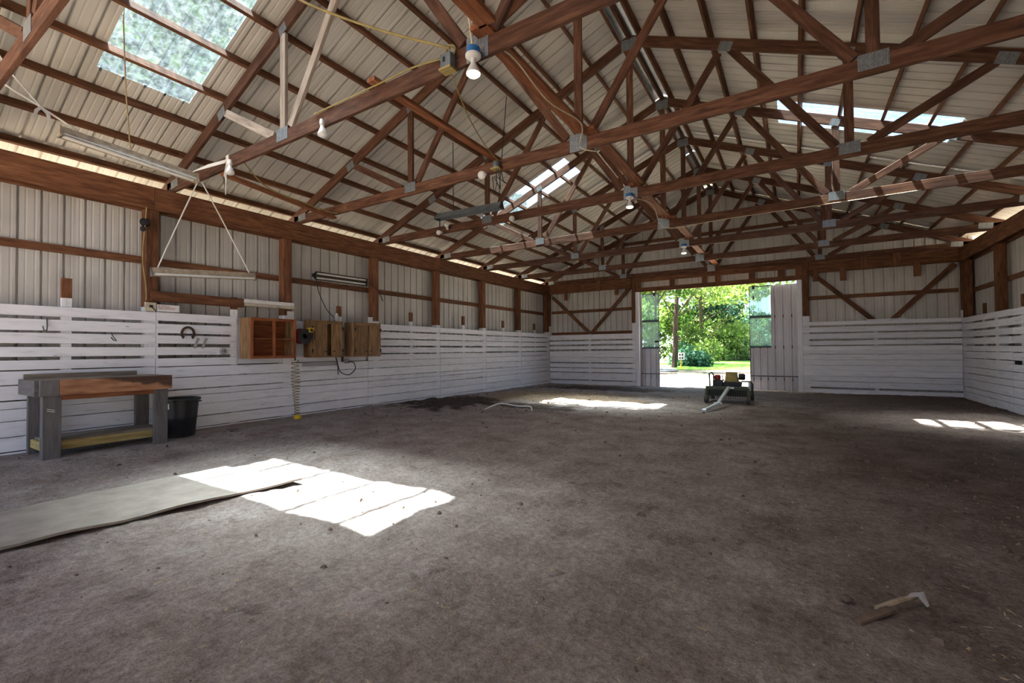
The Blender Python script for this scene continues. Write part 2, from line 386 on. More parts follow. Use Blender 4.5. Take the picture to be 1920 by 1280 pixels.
# ------------------------------------------------------------------ ground
def grid(name, xs, ys, zf, mat):
    X, Y = np.meshgrid(xs, ys, indexing='ij'); Z = zf(X, Y); nx, ny = len(xs), len(ys)
    v = np.stack([X, Y, Z], -1).reshape(-1, 3)
    i, j = np.meshgrid(np.arange(nx - 1), np.arange(ny - 1), indexing='ij'); q = (i * ny + j).ravel()
    f = np.stack([q, q + ny, q + ny + 1, q + 1], -1)
    me = bpy.data.meshes.new(name); me.vertices.add(len(v)); me.vertices.foreach_set('co', v.ravel().astype('f'))
    me.loops.add(f.size); me.loops.foreach_set('vertex_index', f.ravel().astype('i'))
    me.polygons.add(len(f)); me.polygons.foreach_set('loop_start', np.arange(0, f.size, 4).astype('i')); me.polygons.foreach_set('loop_total', np.full(len(f), 4, 'i'))
    me.polygons.foreach_set('use_smooth', np.ones(len(f), bool)); me.update(calc_edges=True); me.validate()
    me.materials.append(M[mat]); o = bpy.data.objects.new(name, me); SC.collection.objects.link(o); return o
ys = np.concatenate([np.arange(-2.6, .8, .12), np.arange(.8, 5.0, .024), np.arange(5.0, 13.62, .05)])
xs = np.concatenate([np.arange(XL - .2, -6.2, .06), np.arange(-6.2, 2.4, .028), np.arange(2.4, XR + .25, .06)])
tag(grid('floor', xs, ys, fl, 'dirt'), 'bare brown dirt floor inside the barn', 'floor', kind='structure')
tag(grid('field', np.linspace(-160, 160, 90), np.linspace(-120, 200, 90), lambda x, y: -.14 + np.where((x > XL - 1) & (x < XR + 1) & (y < YG + .5), 0, .1) + 0 * x, 'field'),
    'bleached dry grass yard outside the barn door', 'yard', kind='structure')

# ------------------------------------------------------------------ sheet metal
def profile(width, minor=2, pitch=.186, rib=.03):
    n = max(1, round(width / pitch)); p = width / n; pts = []
    for k in range(n):
        o = k * p
        pts += [(o, 0), (o + p * .40, 0), (o + p * .425, rib), (o + p * .52, rib), (o + p * .545, 0)]
        pts += [(o + p * .20 - .012, 0), (o + p * .20, .003), (o + p * .20 + .012, 0), (o + p * .80 - .012, 0), (o + p * .80, .003), (o + p * .80 + .012, 0)]
    pts.append((width, 0)); pts.sort(); return pts
def sheet(name, origin, u, v, nrm, width, length, mat, parent=None, rib=.03, pitch=.186):
    """ribbed sheet: profile runs along u, ribs along v, raised towards nrm; given a small thickness"""
    u, v, nrm = Vector(u).normalized(), Vector(v).normalized(), Vector(nrm).normalized()
    m = Matrix((v, u, nrm)).transposed().to_4x4(); m.translation = Vector(origin)
    pr = profile(width, pitch=pitch, rib=rib); vs = []; n = len(pr); t = .0012
    for off in (0, t):
        for l in (0, length): vs += [(l, a, b + off) for a, b in pr]
    fs = []
    for i in range(n - 1):
        fs += [(i, i + 1, n + i + 1, n + i), (2 * n + i, 3 * n + i, 3 * n + i + 1, 2 * n + i + 1)]
    o = raw(name, vs, fs, mat, m, parent); return o

# ------------------------------------------------------------------ roof
CT, ST = math.cos(TH), math.sin(TH)
EAVE = .42; RIDGE_GAP = .17
PANEL_Y = [1.55 + .93 * k for k in range(-4, 14)]
SKY = {('L', 4): (-6.02, -3.86), ('L', 11): (-6.0, -3.8), ('R', 11): (-.22, 1.97)}
# ('side', index of panel): x range of the clear strip
def roofpt(side, x, y, z0=ZS): return Vector((x, y, zl(x, z0)))
nsky = 0
for side in 'LR':
    sg = 1 if side == 'L' else -1
    root = empty('roof_left' if side == 'L' else 'roof_right', (XL if side == 'L' else XR, YG, 3.5),
                 'pale ribbed metal roof slope on the ' + ('workbench side' if side == 'L' else 'side above the bare board wall'), 'roof', kind='structure')
    v = Vector((sg * CT, 0, ST)); nrm = Vector((-sg * ST, 0, CT)); u = Vector((0, 1, 0))
    xe = XL - .2 - EAVE if side == 'L' else XR + .2 + EAVE; xr_ = XC - sg * RIDGE_GAP
    def zx(x): return ZS + SLOPE * (x - XL if side == 'L' else XR - x)
    def strip(x0, x1, y0, wd, mat, nm, par, lift=0.0):
        L = abs(x1 - x0) / CT; o = Vector((x0, y0, zx(x0))) + nrm * lift
        return sheet(nm, o, u, v, nrm, wd, L, mat, par)
    for k, y0 in enumerate(PANEL_Y):
        if y0 > 13.7: continue
        wd = .93 if y0 < 13.5 else .4
        if (side, k) in SKY:
            a, b = SKY[(side, k)]
            if side == 'R': a, b = b, a
            strip(xe, a + sg * .04, y0, wd, 'roof', 'roof_sheet', root)
            strip(b - sg * .04, xr_, y0, wd, 'roof', 'roof_sheet', root)
            nsky += 1
            s_ = sheet('window_%d' % nsky, Vector((a, y0 - .02, zx(a))) + nrm * .004, u, v, nrm, wd + .04, abs(b - a) / CT, 'skylight', None, rib=.007)
            tag(s_, {1: 'bluish clear skylight sheet near the workbench end showing treetops', 2: 'glaring white skylight strip above the white fluorescent tubes, far half of slope', 3: 'glaring white skylight strip across the opposite roof slope'}[nsky], 'skylight', kind='structure')
        else:
            ov = .05 if ((side, k + 1) in SKY or (side, k - 1) in SKY) else .01
            o_ = strip(xe, xr_, y0 - (ov if (side, k - 1) in SKY else 0), wd + ov, 'roof', 'roof_sheet', root, -.0015 if k % 2 else 0)
    # purlins, each in three lengths
    pit = .52 if side == 'L' else .4985
    for k in range(11):
        x = XC - sg * ((.10 + pit * k) if k else .17)
        c = Vector((x, 0, zx(x))) - nrm * .0475
        cuts = [YN, 2.6 + R.uniform(-.05, .05), 8.2 + R.uniform(-.05, .05), 13.72]
        for a, b in zip(cuts, cuts[1:]):
            beam('purlin', (c.x, a, c.z), (c.x, b, c.z), .038, .09, 'purlin', root, up=nrm)
    # blocking strip at the eave
    x = XL - .2 if side == 'L' else XR + .2
    # ridge board and cap
    if side == 'R':
        zt = ZS + SLOPE * (W / 2)
        beam('ridge_board', (XC, YN, zt - .10), (XC, 13.7, zt - .10), .038, .12, 'truss', root)
cap = empty('ridge_cap', (XC, YN, ZS + SLOPE * W / 2), 'galvanised ridge cap strip along the peak of the roof', 'ridge cap')
zt = ZS + SLOPE * W / 2 + .03
for k in range(6):
    y0, y1 = YN + k * 2.75, YN + (k + 1) * 2.75 + .05
    b = MB(); pf = [(-.26, -.105), (-.16, -.066), (-.15, -.045), (-.06, -.02), (0, .012), (.06, -.02), (.15, -.045), (.16, -.066), (.26, -.105)]
    for (x0, z0), (x1, z1) in zip(pf, pf[1:]):
        b.add([(XC + x0, y0, zt + z0), (XC + x1, y0, zt + z1), (XC + x1, y1, zt + z1), (XC + x0, y1, zt + z0)], [(0, 1, 2, 3)])
    b.build('cap_sheet', 'zinc', cap)

# ------------------------------------------------------------------ trusses
TL = {-1: 'dark roof truss crossing the upper corner above the near shop light',
      0: 'roof truss carrying the lit bulb on a blue box, its lower webs coloured pale as if sunlit',
      1: 'roof truss carrying the small flood bulb and grey box, second in from the lit bulb',
      2: 'roof truss whose bottom board runs just behind the grey hanging fixture',
      3: 'roof truss under the two white skylight strips, streaked with sun',
      4: 'roof truss third in front of the far gable wall',
      5: 'roof truss standing just in front of the gable truss',
      6: 'roof truss set against the far gable wall above the doorway'}
def top(q): x = XL + W * q; return Vector((x, 0, zl(x, ZC)))
def bot(q): return Vector((XL + W * q, 0, ZB))
for n in range(-1, 7):
    y = TY[n]; t = empty('roof_truss', (XC, y, ZB - .07), TL[n], 'roof truss', 'roof trusses')
    o = Vector((0, y, 0)); up = (0, 0, 1)
    beam('bottom_chord', Vector((XL - .2, y, ZB)), Vector((XR + .2, y, ZB)), .038, .14, 'truss', t)
    xa = XL - .2 - EAVE + .05; xb = XR + .2 + EAVE - .05
    beam('top_chord', (xa, y + .0, zl(XL, ZC) - SLOPE * (XL - xa)), (XC - .005, y, zl(XC, ZC)), .038, .14, 'truss', t)
    beam('top_chord', (xb, y + .0, zl(XR, ZC) - SLOPE * (xb - XR)), (XC + .005, y, zl(XC, ZC)), .038, .14, 'truss', t)
    def web(a, b, trim0=.09, trim1=.085, mat='truss'):
        a, b = a + o, b + o; d = (b - a).normalized(); beam('web', a + d * trim0, b - d * trim1, .036, .09, mat, t, up=(0, 0, 1) if abs(d.z) < .9 else (1, 0, 0))
    for s_ in (0, 1):
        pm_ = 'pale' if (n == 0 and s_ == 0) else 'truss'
        q = lambda v: v if s_ == 0 else 1 - v
        dx = (.05 if s_ == 0 else -.05) / W * 2
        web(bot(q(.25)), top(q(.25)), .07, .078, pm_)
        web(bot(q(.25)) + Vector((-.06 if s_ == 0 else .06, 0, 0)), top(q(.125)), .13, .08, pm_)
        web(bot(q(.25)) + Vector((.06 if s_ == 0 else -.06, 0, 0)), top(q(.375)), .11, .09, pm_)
        web(bot(.5) + Vector((-.07 if s_ == 0 else .07, 0, 0)), top(q(.375)) + Vector((.03 if s_ == 0 else -.03, 0, 0)), .12, .1)
    web(bot(.5), top(.5), .07, .14)
    def plate(c, wx, hz, tilt=0.0, side=-1):
        m = Matrix.Translation(Vector((c.x, y + side * .0205, c.z))) @ Matrix.Rotation(tilt, 4, 'Y')
        raw('gusset_plate', boxv(wx, .003, hz), BOXF, 'galv', m, t)
    plate(bot(.5) + Vector((0, 0, .02)), .20, .19); plate(bot(.25) + Vector((0, 0, .035)), .20, .13); plate(bot(.75) + Vector((0, 0, .035)), .20, .13)
    for q_ in (.125, .375, .625, .875):
        plate(top(q_) - Vector((0, 0, .03)), .16, .12, -TH if q_ < .5 else TH)
    plate(top(.25) - Vector((0, 0, .03)), .12, .1, -TH); plate(top(.75) - Vector((0, 0, .03)), .12, .1, TH)
    plate(top(.5) - Vector((0, 0, .06)), .22, .16)
    plate(Vector((XL + .02, 0, ZB + .03)), .2, .11, -.1); plate(Vector((XR - .02, 0, ZB + .03)), .2, .11, .1)

# longitudinal braces lying on the bottom chords
BL = {-1: 'reddish brace board overhead before the lit bulb', 0: 'wide brace board running on past the lit bulb, cable along its edge', 1: 'centre brace board between second and third truss', 2: 'centre brace board leading away behind the grey hanging fixture',
      3: 'centre brace board beyond the sun-streaked truss', 4: 'short centre brace board glowing orange by far bulb', 5: 'last centre brace board above the far doorway'}
for n in range(-1, 6):
    j = .05 if n % 2 else -.02
    b_ = beam('brace_board', (XC + .10 + j, TY[n] - .12, ZB + .092), (XC + .10 + j, TY[n + 1] + .12 - .22, ZB + .092), .14, .038, 'orange')
    tag(b_, BL[n], 'brace', 'centre line braces on the trusses')
tag(beam('brace_board', (-3.02, TY[0] - .1, ZB + .092), (-3.03, TY[1] + .1, ZB + .092), .09, .038, 'orange'), 'narrow reddish brace bridging the first two trusses beside pale webs', 'brace')
tag(beam('brace_board', (-5.75, TY[0] + .02, ZB - .09), (-6.2, TY[1] + .05, ZB - .09), .09, .038, 'orange'), 'slim orange brace slanting between truss ends above the hanging tube light', 'brace')

# ------------------------------------------------------------------ long walls
ROWS_L = [(1.519, 1.642), (1.36, 1.495), (1.22, 1.345), (1.071, 1.191), (.93, 1.047), (.78, .925), (.619, .775), (.531, .614), (.404, .527), (.236, .4), (.083, .232), (-.05, .078)]
ROWS_R = [(1.613, 1.734), (1.455, 1.592), (1.301, 1.425), (1.148, 1.279), (1.005, 1.115), (.868, 1.0), (.68, .863), (.549, .676), (.426, .545), (.257, .422), (.149, .252), (-.05, .145)]
def longwall(side):
    L = side == 'L'; sg = -1 if L else 1; xi = XL if L else XR
    root = empty('wall_left' if L else 'wall_right', (xi, YG, 0), 'long wall of white boards below ribbed metal siding, ' + ('behind the workbench and cabinets' if L else 'opposite the workbench'), 'wall', kind='structure')
    xo = lambda d: xi + sg * d
    R2 = random.Random(11 if L else 12)
    rows = ROWS_L if L else ROWS_R
    seams = [YN, -.4, 2.47, 5.88, 7.96, 9.8, 11.62, YG - .02] if L else [YN, 2.4, 5.9, 8.0, 10.82, YG - .02]
    for ri, (z0, z1) in enumerate(rows):
        for a, b in zip(seams, seams[1:]):
            if L and ri < 5 and abs(a - 2.47) < .01: b = 3.46
            g0 = R2.uniform(.002, .008); d0, d1 = R2.uniform(-.004, .004), R2.uniform(-.004, .004)
            if L and a > 5 and ri < 5: z0b, z1b = z0 - R2.uniform(-.004, .008), z1 + R2.uniform(-.006, .004)
            else: z0b, z1b = (z0 + .004, z1 - .004) if ri < 5 else (z0, z1)
            if not L and ri == 6 and b > 11: z1b = .80 + .06
            if not L and ri == 6 and b < 11: z1b = .80
            zc = (z0b + z1b) / 2; th = R2.uniform(.019, .024)
            beam('board', (xo(th / 2 - .001), a + .003, zc + d0), (xo(th / 2 - .001), b - .003, zc + d1), th, z1b - z0b - g0, 'white', root)
    if L:
        box('backing_board', (xo(.05), xo(.04)), (3.47, 5.87), (.935, 1.62), 'white', root)
        box('ledger_board', (xo(-.04), xo(.02)), (2.41, 3.55), (1.775, 1.905), 'beam', root)
    posts = [YP + S * k for k in range(-2, 7)]
    for py in posts:
        box('post', (xo(.025), xo(.165)), (py - .075, py + .075), (1.7, 2.955), 'beam', root)
        box('post', (xo(.025), xo(.165)), (py - .075, py + .075), (-.1, 1.7), 'white', root)
    for k in range(-2, 7):
        ny = (1.635 + 1.81 * k) if L else (12.24 - 1.75 * (k + 1) if k < 6 else 13.2)
        if not L and k >= 6: continue
        h = 1.95 + R2.uniform(-.03, .03)
        box('nailer', (xo(.025), xo(.064)), (ny - .045, ny + .045), (1.74, h), 'beam', root)
        box('nailer', (xo(.025), xo(.064)), (ny - .045, ny + .045), (-.05, 1.74), 'white', root)
    for a, b in zip([YN] + posts[1:], posts[1:] + [YG + .1]):
        box('girt', (xo(.168), xo(.206)), (a, b), (2.27, 2.36), 'purlin', root)
        box('girt', (xo(.168), xo(.206)), (a, b), (.85, .94), 'purlin', root)
    for a, b in zip([YN, 2.44, 7.93], [2.44, 7.93, YG + .1]):
        box('top_plate', (xo(-.018), xo(.02)), (a + .002, b - .002), (2.955, 3.245), 'beam', root)
        box('top_plate', (xo(.168), xo(.206)), (a + .002, b - .002), (2.955, 3.245), 'beam', root)
    y = YN - .3
    while y < YG + .15:
        wd = min(.93, YG + .22 - y)
        sheet('siding_sheet', (xo(.212), y, -.1), (0, 1, 0), (0, 0, 1), (sg, 0, 0), wd, 3.38, 'siding', root); y += .93
longwall('L'); longwall('R')

# ------------------------------------------------------------------ far gable wall
def gable():
    root = empty('wall_far', (XC, YG, 0), 'gable end wall with the wide open doorway and crossed brown braces', 'wall', kind='structure')
    R2 = random.Random(5); yb = YG + .011
    DL, DR = -3.95, .05
    rl = [(1.425, 1.58), (1.27, 1.373), (1.115, 1.217), (.985, 1.063), (.858, .98), (.70, .852), (.535, .665), (.392, .505), (.15, .366), (-.06, .108)]
    rr = [(1.652, 1.742), (1.483, 1.608), (1.318, 1.448), (1.172, 1.278), (1.042, 1.145), (.944, 1.037), (.811, .939), (.677, .806), (.544, .672), (.411, .539), (.286, .406), (.144, .281), (-.06, .10)]
    for z0, z1 in rl:
        a, b = R2.uniform(-.006, .006), R2.uniform(-.006, .006)
        beam('board', (XL + .003, yb, (z0 + z1) / 2 + a), (-4.07, yb, (z0 + z1) / 2 + b), .022, z1 - z0, 'white', root)
    for i, (z0, z1) in enumerate(rr):
        a, b = R2.uniform(-.006, .006), R2.uniform(-.006, .006)
        cut = [(.165, XR - .003)] if i < 11 else [(.165, 1.45), (1.455, XR - .003)]
        for p, q in cut: beam('board', (p, yb, (z0 + z1) / 2 + a), (q, yb, (z0 + z1) / 2 + b), .022, z1 - z0, 'white', root)
    # posts: corners, door jambs, mid posts
    for x0, x1 in ((XL - .16, XL - .02), (-4.19, -4.05), (.17, .31), (XR + .02, XR + .16)):
        box('post', (x0, x1), (YG + .024, YG + .16), (1.9, 3.25), 'beam', root); box('post', (x0, x1), (YG + .024, YG + .16), (-.1, 1.9), 'white', root)
    box('jamb_board', (-4.06, -3.95), (YG - .015, YG + .023), (-.06, 2.82), 'white', root)
    box('jamb_board', (.05, .16), (YG - .015, YG + .023), (-.06, 2.82), 'white', root)
    for x in (-5.55, 1.6):
        box('nailer', (x - .045, x + .045), (YG + .024, YG + .06), (-.05, 1.6), 'white', root)
    # headers
    box('header', (XL + .02, -4.19), (YG - .02, YG + .02), (2.955, 3.245), 'beam', root)
    box('header', (.31, XR - .02), (YG - .02, YG + .02), (2.955, 3.245), 'beam', root)
    box('header', (-4.05, .17), (YG + .03, YG + .07), (2.82, 2.945), 'beam', root)
    box('header', (-4.05, .17), (YG + .03, YG + .07), (3.12, 3.25), 'beam', root)
    for x in (-3.98, -3.0, -2.12, -1.78, -.95, -.28, .1): box('cripple', (x - .07, x + .07), (YG + .03, YG + .07), (2.945, 3.12), 'beam', root)
    for x, z0 in ((-6.35, 2.72), (-4.63, 2.78), (1.0, 2.72), (2.35, 2.7), (-4.3, 2.9), (.45, 2.75)): box('hanger_block', (x - .06, x + .06), (YG - .055, YG - .022), (z0, 3.05), 'beam', root)
    for x in (-5.9, -5.2, 1.4, 2.0): box('hanger_block', (x - .07, x + .07), (YG - .055, YG - .022), (2.96, 3.26), 'beam', root)
    # girts and braces
    for a, b in ((XL, -4.19), (.31, XR)):
        box('girt', (a, b), (YG + .165, YG + .2), (2.31, 2.40), 'purlin', root)
    box('girt', (XL, -4.19), (YG + .165, YG + .2), (1.6, 1.68), 'purlin', root)
    box('girt', (XL - .1, XR + .1), (YG + .165, YG + .2), (4.3, 4.39), 'purlin', root)
    yb2 = YG + .09
    for p, q in (((-6.9, 2.87), (-5.5, 1.56)), ((-5.58, 1.56), (-4.22, 3.03)), ((.33, 3.02), (1.6, 1.72)), ((1.9, 1.72), (3.0, 2.93))):
        beam('diagonal_brace', (p[0], yb2, p[1]), (q[0], yb2 + .002, q[1]), .036, .10, 'purlin', root)
    # gable siding in sheets that follow the roof line
    ysd = YG + .206; x = XL - .25; k = 0
    while x < XR + .2:
        wd = min(.93, XR + .25 - x)
        segs = [(x, wd)]
        # split at the doorway so the sheets stop at its edges
        for c in (-3.97, .07):
            segs = [s2 for (a, w2) in segs for s2 in (((a, c - a), (c, a + w2 - c)) if a + .01 < c < a + w2 - .01 else ((a, w2),))]
        for a, w2 in segs:
            mid = a + w2 / 2; inside = -3.97 < mid < .07
            zb = 2.84 if inside else -.1
            zt0 = zl(a, ZS) - .03; zt1 = zl(a + w2, ZS) - .03
            pr = profile(w2); n = len(pr); vs = []
            for off in (0, .0012):
                vs += [(a + p, ysd + q + off, zb) for p, q in pr] + [(a + p, ysd + q + off, zl(a + p, ZS) - .003) for p, q in pr]
            fs = []
            for i in range(n - 1): fs += [(i, i + 1, n + i + 1, n + i), (2 * n + i, 3 * n + i, 3 * n + i + 1, 2 * n + i + 1)]
            b = MB(); b.add(vs, fs); o = b.build('siding_sheet', 'siding', root)
        x += .93; k += 1
    box('sill', (-4.0, .1), (YG - .02, YG + .28), (-.12, -.015), 'concrete', root)
    tag(box('trim_1', (1.45, 2.15), (YG - .03, YG + .022), (1.745, 1.765), 'white'), 'short white ledge strip on top of the board wall under the brace foot', 'ledge', kind='structure')
gable()
# unseen near gable: sheets added beside the wide opening to darken the right side
nw = empty('added_wall_near', (XR, YN, 0), 'unseen gable end wall of ribbed sheets added to darken the right side', 'wall', kind='structure')
x = -2.9
while x < XR + .2:
    w2 = min(.93, XR + .25 - x); pr_ = profile(w2); n_ = len(pr_); b = MB()
    b.add([(x + p, YN - .3 - q, -.1) for p, q in pr_] + [(x + p, YN - .3 - q, zl(x + p, ZS) - .003) for p, q in pr_], [(i, i + 1, n_ + i + 1, n_ + i) for i in range(n_ - 1)])
    b.build('siding_sheet', 'siding', nw); x += .93
for x in (-2.92, -.9, 1.2, XR + .05): box('post', (x - .07, x + .07), (YN - .28, YN - .14), (-.1, 3.25), 'beam', nw)

# ------------------------------------------------------------------ sliding door leaves outside the doorway
def leaf(idx, x0, x1, glass_left, label):
    root = empty('door_%d' % idx, ((x0 + x1) / 2, YG + .34, 0), label, 'door', kind='structure')
    y = YG + .33; g = .50
    ga, gb = (x0, x0 + g) if glass_left else (x1 - g, x1)
    ma, mb = (ga + g, x1) if glass_left else (x0, ga)
    for z0, z1 in ((1.955, 2.76), (1.14, 1.935)):
        p = sheet('pane', (ga + .012, y, z0), (1, 0, 0), (0, 0, 1), (0, 1, 0), g - .024, z1 - z0, 'pane', root, rib=.006, pitch=.06)
    for z0, z1 in ((1.12, 1.14), (1.935, 1.955), (2.76, 2.785)): box('glazing_bar', (ga, gb), (y - .012, y + .012), (z0, z1), 'dark', root)
    ed = gb if not glass_left else ga
    box('glazing_bar', (ed - .008, ed + .008), (y - .014, y + .014), (-.04, 2.785), 'dark', root)
    sheet('door_sheet', (ga, y + .004, -.06), (1, 0, 0), (0, 0, 1), (0, 1, 0), g, 1.19, 'doorskin', root)
    n = max(1, round((mb - ma) / .93)); wd = (mb - ma) / n
    for k in range(n): sheet('door_sheet', (ma + k * wd, y + .004, -.06), (1, 0, 0), (0, 0, 1), (0, 1, 0), wd, 2.84, 'doorskin', root)
    for z in (.28, 1.13, 1.95): box('door_rail', (x0, x1), (y + .03, y + .06), (z - .04, z + .04), 'purlin', root)
    box('kick_rail', (x0, x1), (y - .012, y + .003), (.35, .37), 'dark', root)
    xk = ga + .1 if glass_left else gb - .12
    box('roller_bracket', (xk - .03, xk + .03), (y - .03, y - .012), (2.70, 2.80), 'black', root)
    if not glass_left: box('latch', (gb - .12, gb + .01), (y - .04, y - .012), (1.30, 1.36), 'black', root)
    else: box('latch', (xk - .02, xk + .02), (y - .03, y - .012), (2.42, 2.52), 'greybox', root)
leaf(1, -5.45, -3.46, False, 'sliding door leaf mostly hidden behind the jamb, only its clear ribbed panes showing')
leaf(2, -1.04, .98, True, 'sliding door leaf pulled half open with clear ribbed panes and metal sheet')

# ------------------------------------------------------------------ objects along the workbench wall
def workbench():
    x0, x1, y0, y1 = -6.86, -6.27, 1.30, 2.34; zf_ = .05
    t = empty('workbench', ((x0 + x1) / 2, (y0 + y1) / 2, zf_), 'sturdy grey-legged wooden workbench with scorched orange front rail', 'workbench')
    ztop = .845; za = ztop - .035
    n = 5
    for k in range(n):
        a = x0 + (x1 - x0) * k / n; b = x0 + (x1 - x0) * (k + 1) / n
        box('top_plank', (a + .002, b - .002), (y0 - .02, y1 + .02), (za, ztop - R.uniform(0, .004)), 'bench_top', t)
    box('back_rail', (x0 - .04, x0), (y0 - .02, y1 - .1), (ztop - .09, ztop + .05), 'bench_top', t)
    fr = box('front_rail', (x1 + .002, x1 + .04), (y0 + .11, y1 + .03), (za - .12, ztop + .002), 'bench_front', t); fr['label'] = 'scorched orange front rail'
    box('front_rail_end', (x1 + .002, x1 + .041), (y0 - .03, y0 + .108), (za - .12, ztop + .002), 'bench_grey', t)
    box('side_rail', (x0, x1), (y0 - .06, y0 - .022), (za - .12, ztop), 'bench_grey', t)
    box('side_rail', (x0, x1), (y1 + .022, y1 + .03), (za - .12, ztop), 'bench_grey', t)
    box('lower_front_rail', (x1 - .045, x1 - .007), (y0 + .1, y1 - .05), (za - .17, za - .06), 'orange', t)
    for yy in (y0, y1 - .13):
        box('leg', (x1 - .04, x1 + .0), (yy, yy + .135), (zf_ - .03, za - .12), 'bench_grey', t)
        box('leg', (x0 + .01, x0 + .06), (yy, yy + .135), (zf_ - .01, za), 'bench_grey', t)
        for xx in (x1 - .10,): box('leg', (xx, xx + .058), (yy if yy == y0 else yy + .095, yy + .04 if yy == y0 else yy + .135), (zf_ - .03, za - .12), 'bench_grey', t)
    for k in range(4):
        a = x0 + .07 + .105 * k; box('shelf_plank', (a, a + .1), (y0 + .05, y1 - .03), (.215, .24), 'bench_top', t)
    box('shelf_rail', (x1 - .145, x1 - .107), (y0 + .02, y1 - .02), (.13, .238), 'shelf_rail', t)
    box('shelf_end', (x0 + .065, x1 - .145), (y0 + .02, y0 + .048), (.13, .214), 'shelf_rail', t)
    b = MB()
    for d in (0, .018): b.tube([(x1 + .001, y0 + .03, .56 - d), (x1 + .001, y0 + .085, .545 - d)], .003, 4)
    b.build('scratch_mark', 'paper', t)
workbench()
def bucket():
    c = (-6.62, 2.60, .055); t = empty('muck_bucket', c, 'tall black plastic bucket standing beside the workbench', 'bucket')
    b = MB(); b.lathe([(0, .0), (.155, 0), (.165, .01), (.183, .22), (.187, .23), (.187, .25), (.205, .47), (.2, .475), (.195, .47), (.158, .02), (0, .02)], c, n=40); b.build('body', 'black', t, True)
    b = MB(); b.lathe([(.2, .452), (.222, .452), (.227, .465), (.222, .482), (.2, .482), (.197, .465), (.2, .452)], c, n=40); b.build('rim', 'black', t, True)
    a = math.radians(-60); d = Vector((math.cos(a), math.sin(a), 0)); e = Vector((-d.y, d.x, 0)); p = Vector(c) + d * .202 + Vector((0, 0, .36))
    b = MB(); b.add([p - e * .03, p + e * .03, p + e * .03 + Vector((0, 0, .07)) + d * .008, p - e * .03 + Vector((0, 0, .07)) + d * .008, p - e * .03 - d * .01, p + e * .03 - d * .01, p + e * .03 + Vector((0, 0, .07)) - d * .01, p - e * .03 + Vector((0, 0, .07)) - d * .01], [(0, 1, 2, 3), (4, 7, 6, 5), (0, 4, 5, 1), (1, 5, 6, 2), (2, 6, 7, 3), (3, 7, 4, 0)]); b.build('paper_sticker', 'paper', t)
    for s_ in (1, -1):
        q = Vector(c) + e * s_ * .222 + Vector((0, 0, .44)); b = MB(); b.tube([q + d * .05, q + d * .04 + e * s_ * .03, q - d * .04 + e * s_ * .03, q - d * .05], .008, 6); b.build('handle', 'black', t, True)
bucket()
def cabinet_open():
    xb, xf, y0, y1, z0, z1 = XL + .02, -6.68, 3.50, 4.20, 1.012, 1.617
    t = empty('wall_cabinet', (xb, (y0 + y1) / 2, z0), 'open-fronted orange wooden wall cabinet with one shelf and four openings', 'cabinet')
    box('side_panel', (xb, xf), (y0, y0 + .018), (z0, z1), 'cab_old', t); box('side_panel', (xb, xf), (y1 - .018, y1), (z0, z1), 'cab_old', t)
    box('top_panel', (xb, xf), (y0 + .02, y1 - .02), (z1 - .018, z1), 'cab_orange', t); box('bottom_panel', (xb, xf), (y0 + .02, y1 - .02), (z0, z0 + .018), 'cab_orange', t)
    box('back_panel', (xb, xb + .01), (y0 + .02, y1 - .02), (z0 + .02, z1 - .02), 'cab_orange', t)
    box('shelf', (xb + .012, xf - .025), (y0 + .02, y1 - .02), (z0 + .285, z0 + .303), 'cab_orange', t)
    xs_ = (xf, xf + .02)
    for a in (y0, (y0 + y1) / 2 - .02, y1 - .04): box('stile', xs_, (a, a + .04), (z0, z1), 'cab_orange', t)
    for a, b in ((y0 + .042, (y0 + y1) / 2 - .022), ((y0 + y1) / 2 + .022, y1 - .042)):
        box('rail', xs_, (a, b), (z0, z0 + .04), 'cab_orange', t); box('rail', xs_, (a, b), (z1 - .045, z1), 'cab_orange', t)
        box('shelf_edge', (xf - .02, xf - .002), (a, b), (z0 + .283, z0 + .305), 'cab_orange', t)
cabinet_open()
def cabinet_old(y0, y1, label, gap, xf):
    xb, z0, z1 = XL + .02, 1.012, 1.636
    t = empty('wall_cabinet', (xb, (y0 + y1) / 2, z0), label, 'cabinet')
    box('side_panel', (xb, xf), (y0, y0 + .018), (z0, z1), 'cab_old', t); box('side_panel', (xb, xf), (y1 - .018, y1), (z0, z1), 'cab_old', t)
    box('top_panel', (xb, xf), (y0 + .02, y1 - .02), (z1 - .018, z1), 'cab_old', t); box('bottom_panel', (xb, xf), (y0 + .02, y1 - .02), (z0, z0 + .018), 'cab_old', t)
    box('back_panel', (xb, xb + .01), (y0 + .02, y1 - .02), (z0 + .02, z1 - .02), 'cab_old', t)
    xs_ = (xf, xf + .018)
    for a in (y0, y1 - .03): box('stile', xs_, (a, a + .03), (z0, z1), 'cab_old', t)
    box('rail', xs_, (y0 + .032, y1 - .032), (z0, z0 + .03), 'cab_old', t); box('rail', xs_, (y0 + .032, y1 - .032), (z1 - .06, z1), 'cab_old', t)
    ym = (y0 + y1) / 2
    for (a, b, hy, ky) in ((y0 + .028, ym - gap * .2, y0 + .02, ym - .05), (ym + gap, y1 - .022, y1 - .02, ym + gap + .04)):
        d = box('door', (xf + .02, xf + .037), (a, b), (z0 + .022, z1 - .055), 'cab_old', t)
        for zz in (z0 + .11, z1 - .13): box('hinge', (xf + .0375, xf + .043), (hy - .014, hy + .018), (zz - .03, zz + .03), 'dark', d)
        m = MB(); m.lathe([(0, 0), (.006, 0), (.006, .012), (.013, .018), (.011, .028), (0, .03)], (xf + .037, ky, z0 + .1), (1, 0, 0), 10); m.build('knob', 'dark', d, True)
cabinet_old(4.52, 5.14, 'old brown wall cabinet with its two doors parted by a dark gap', .07, -6.775)
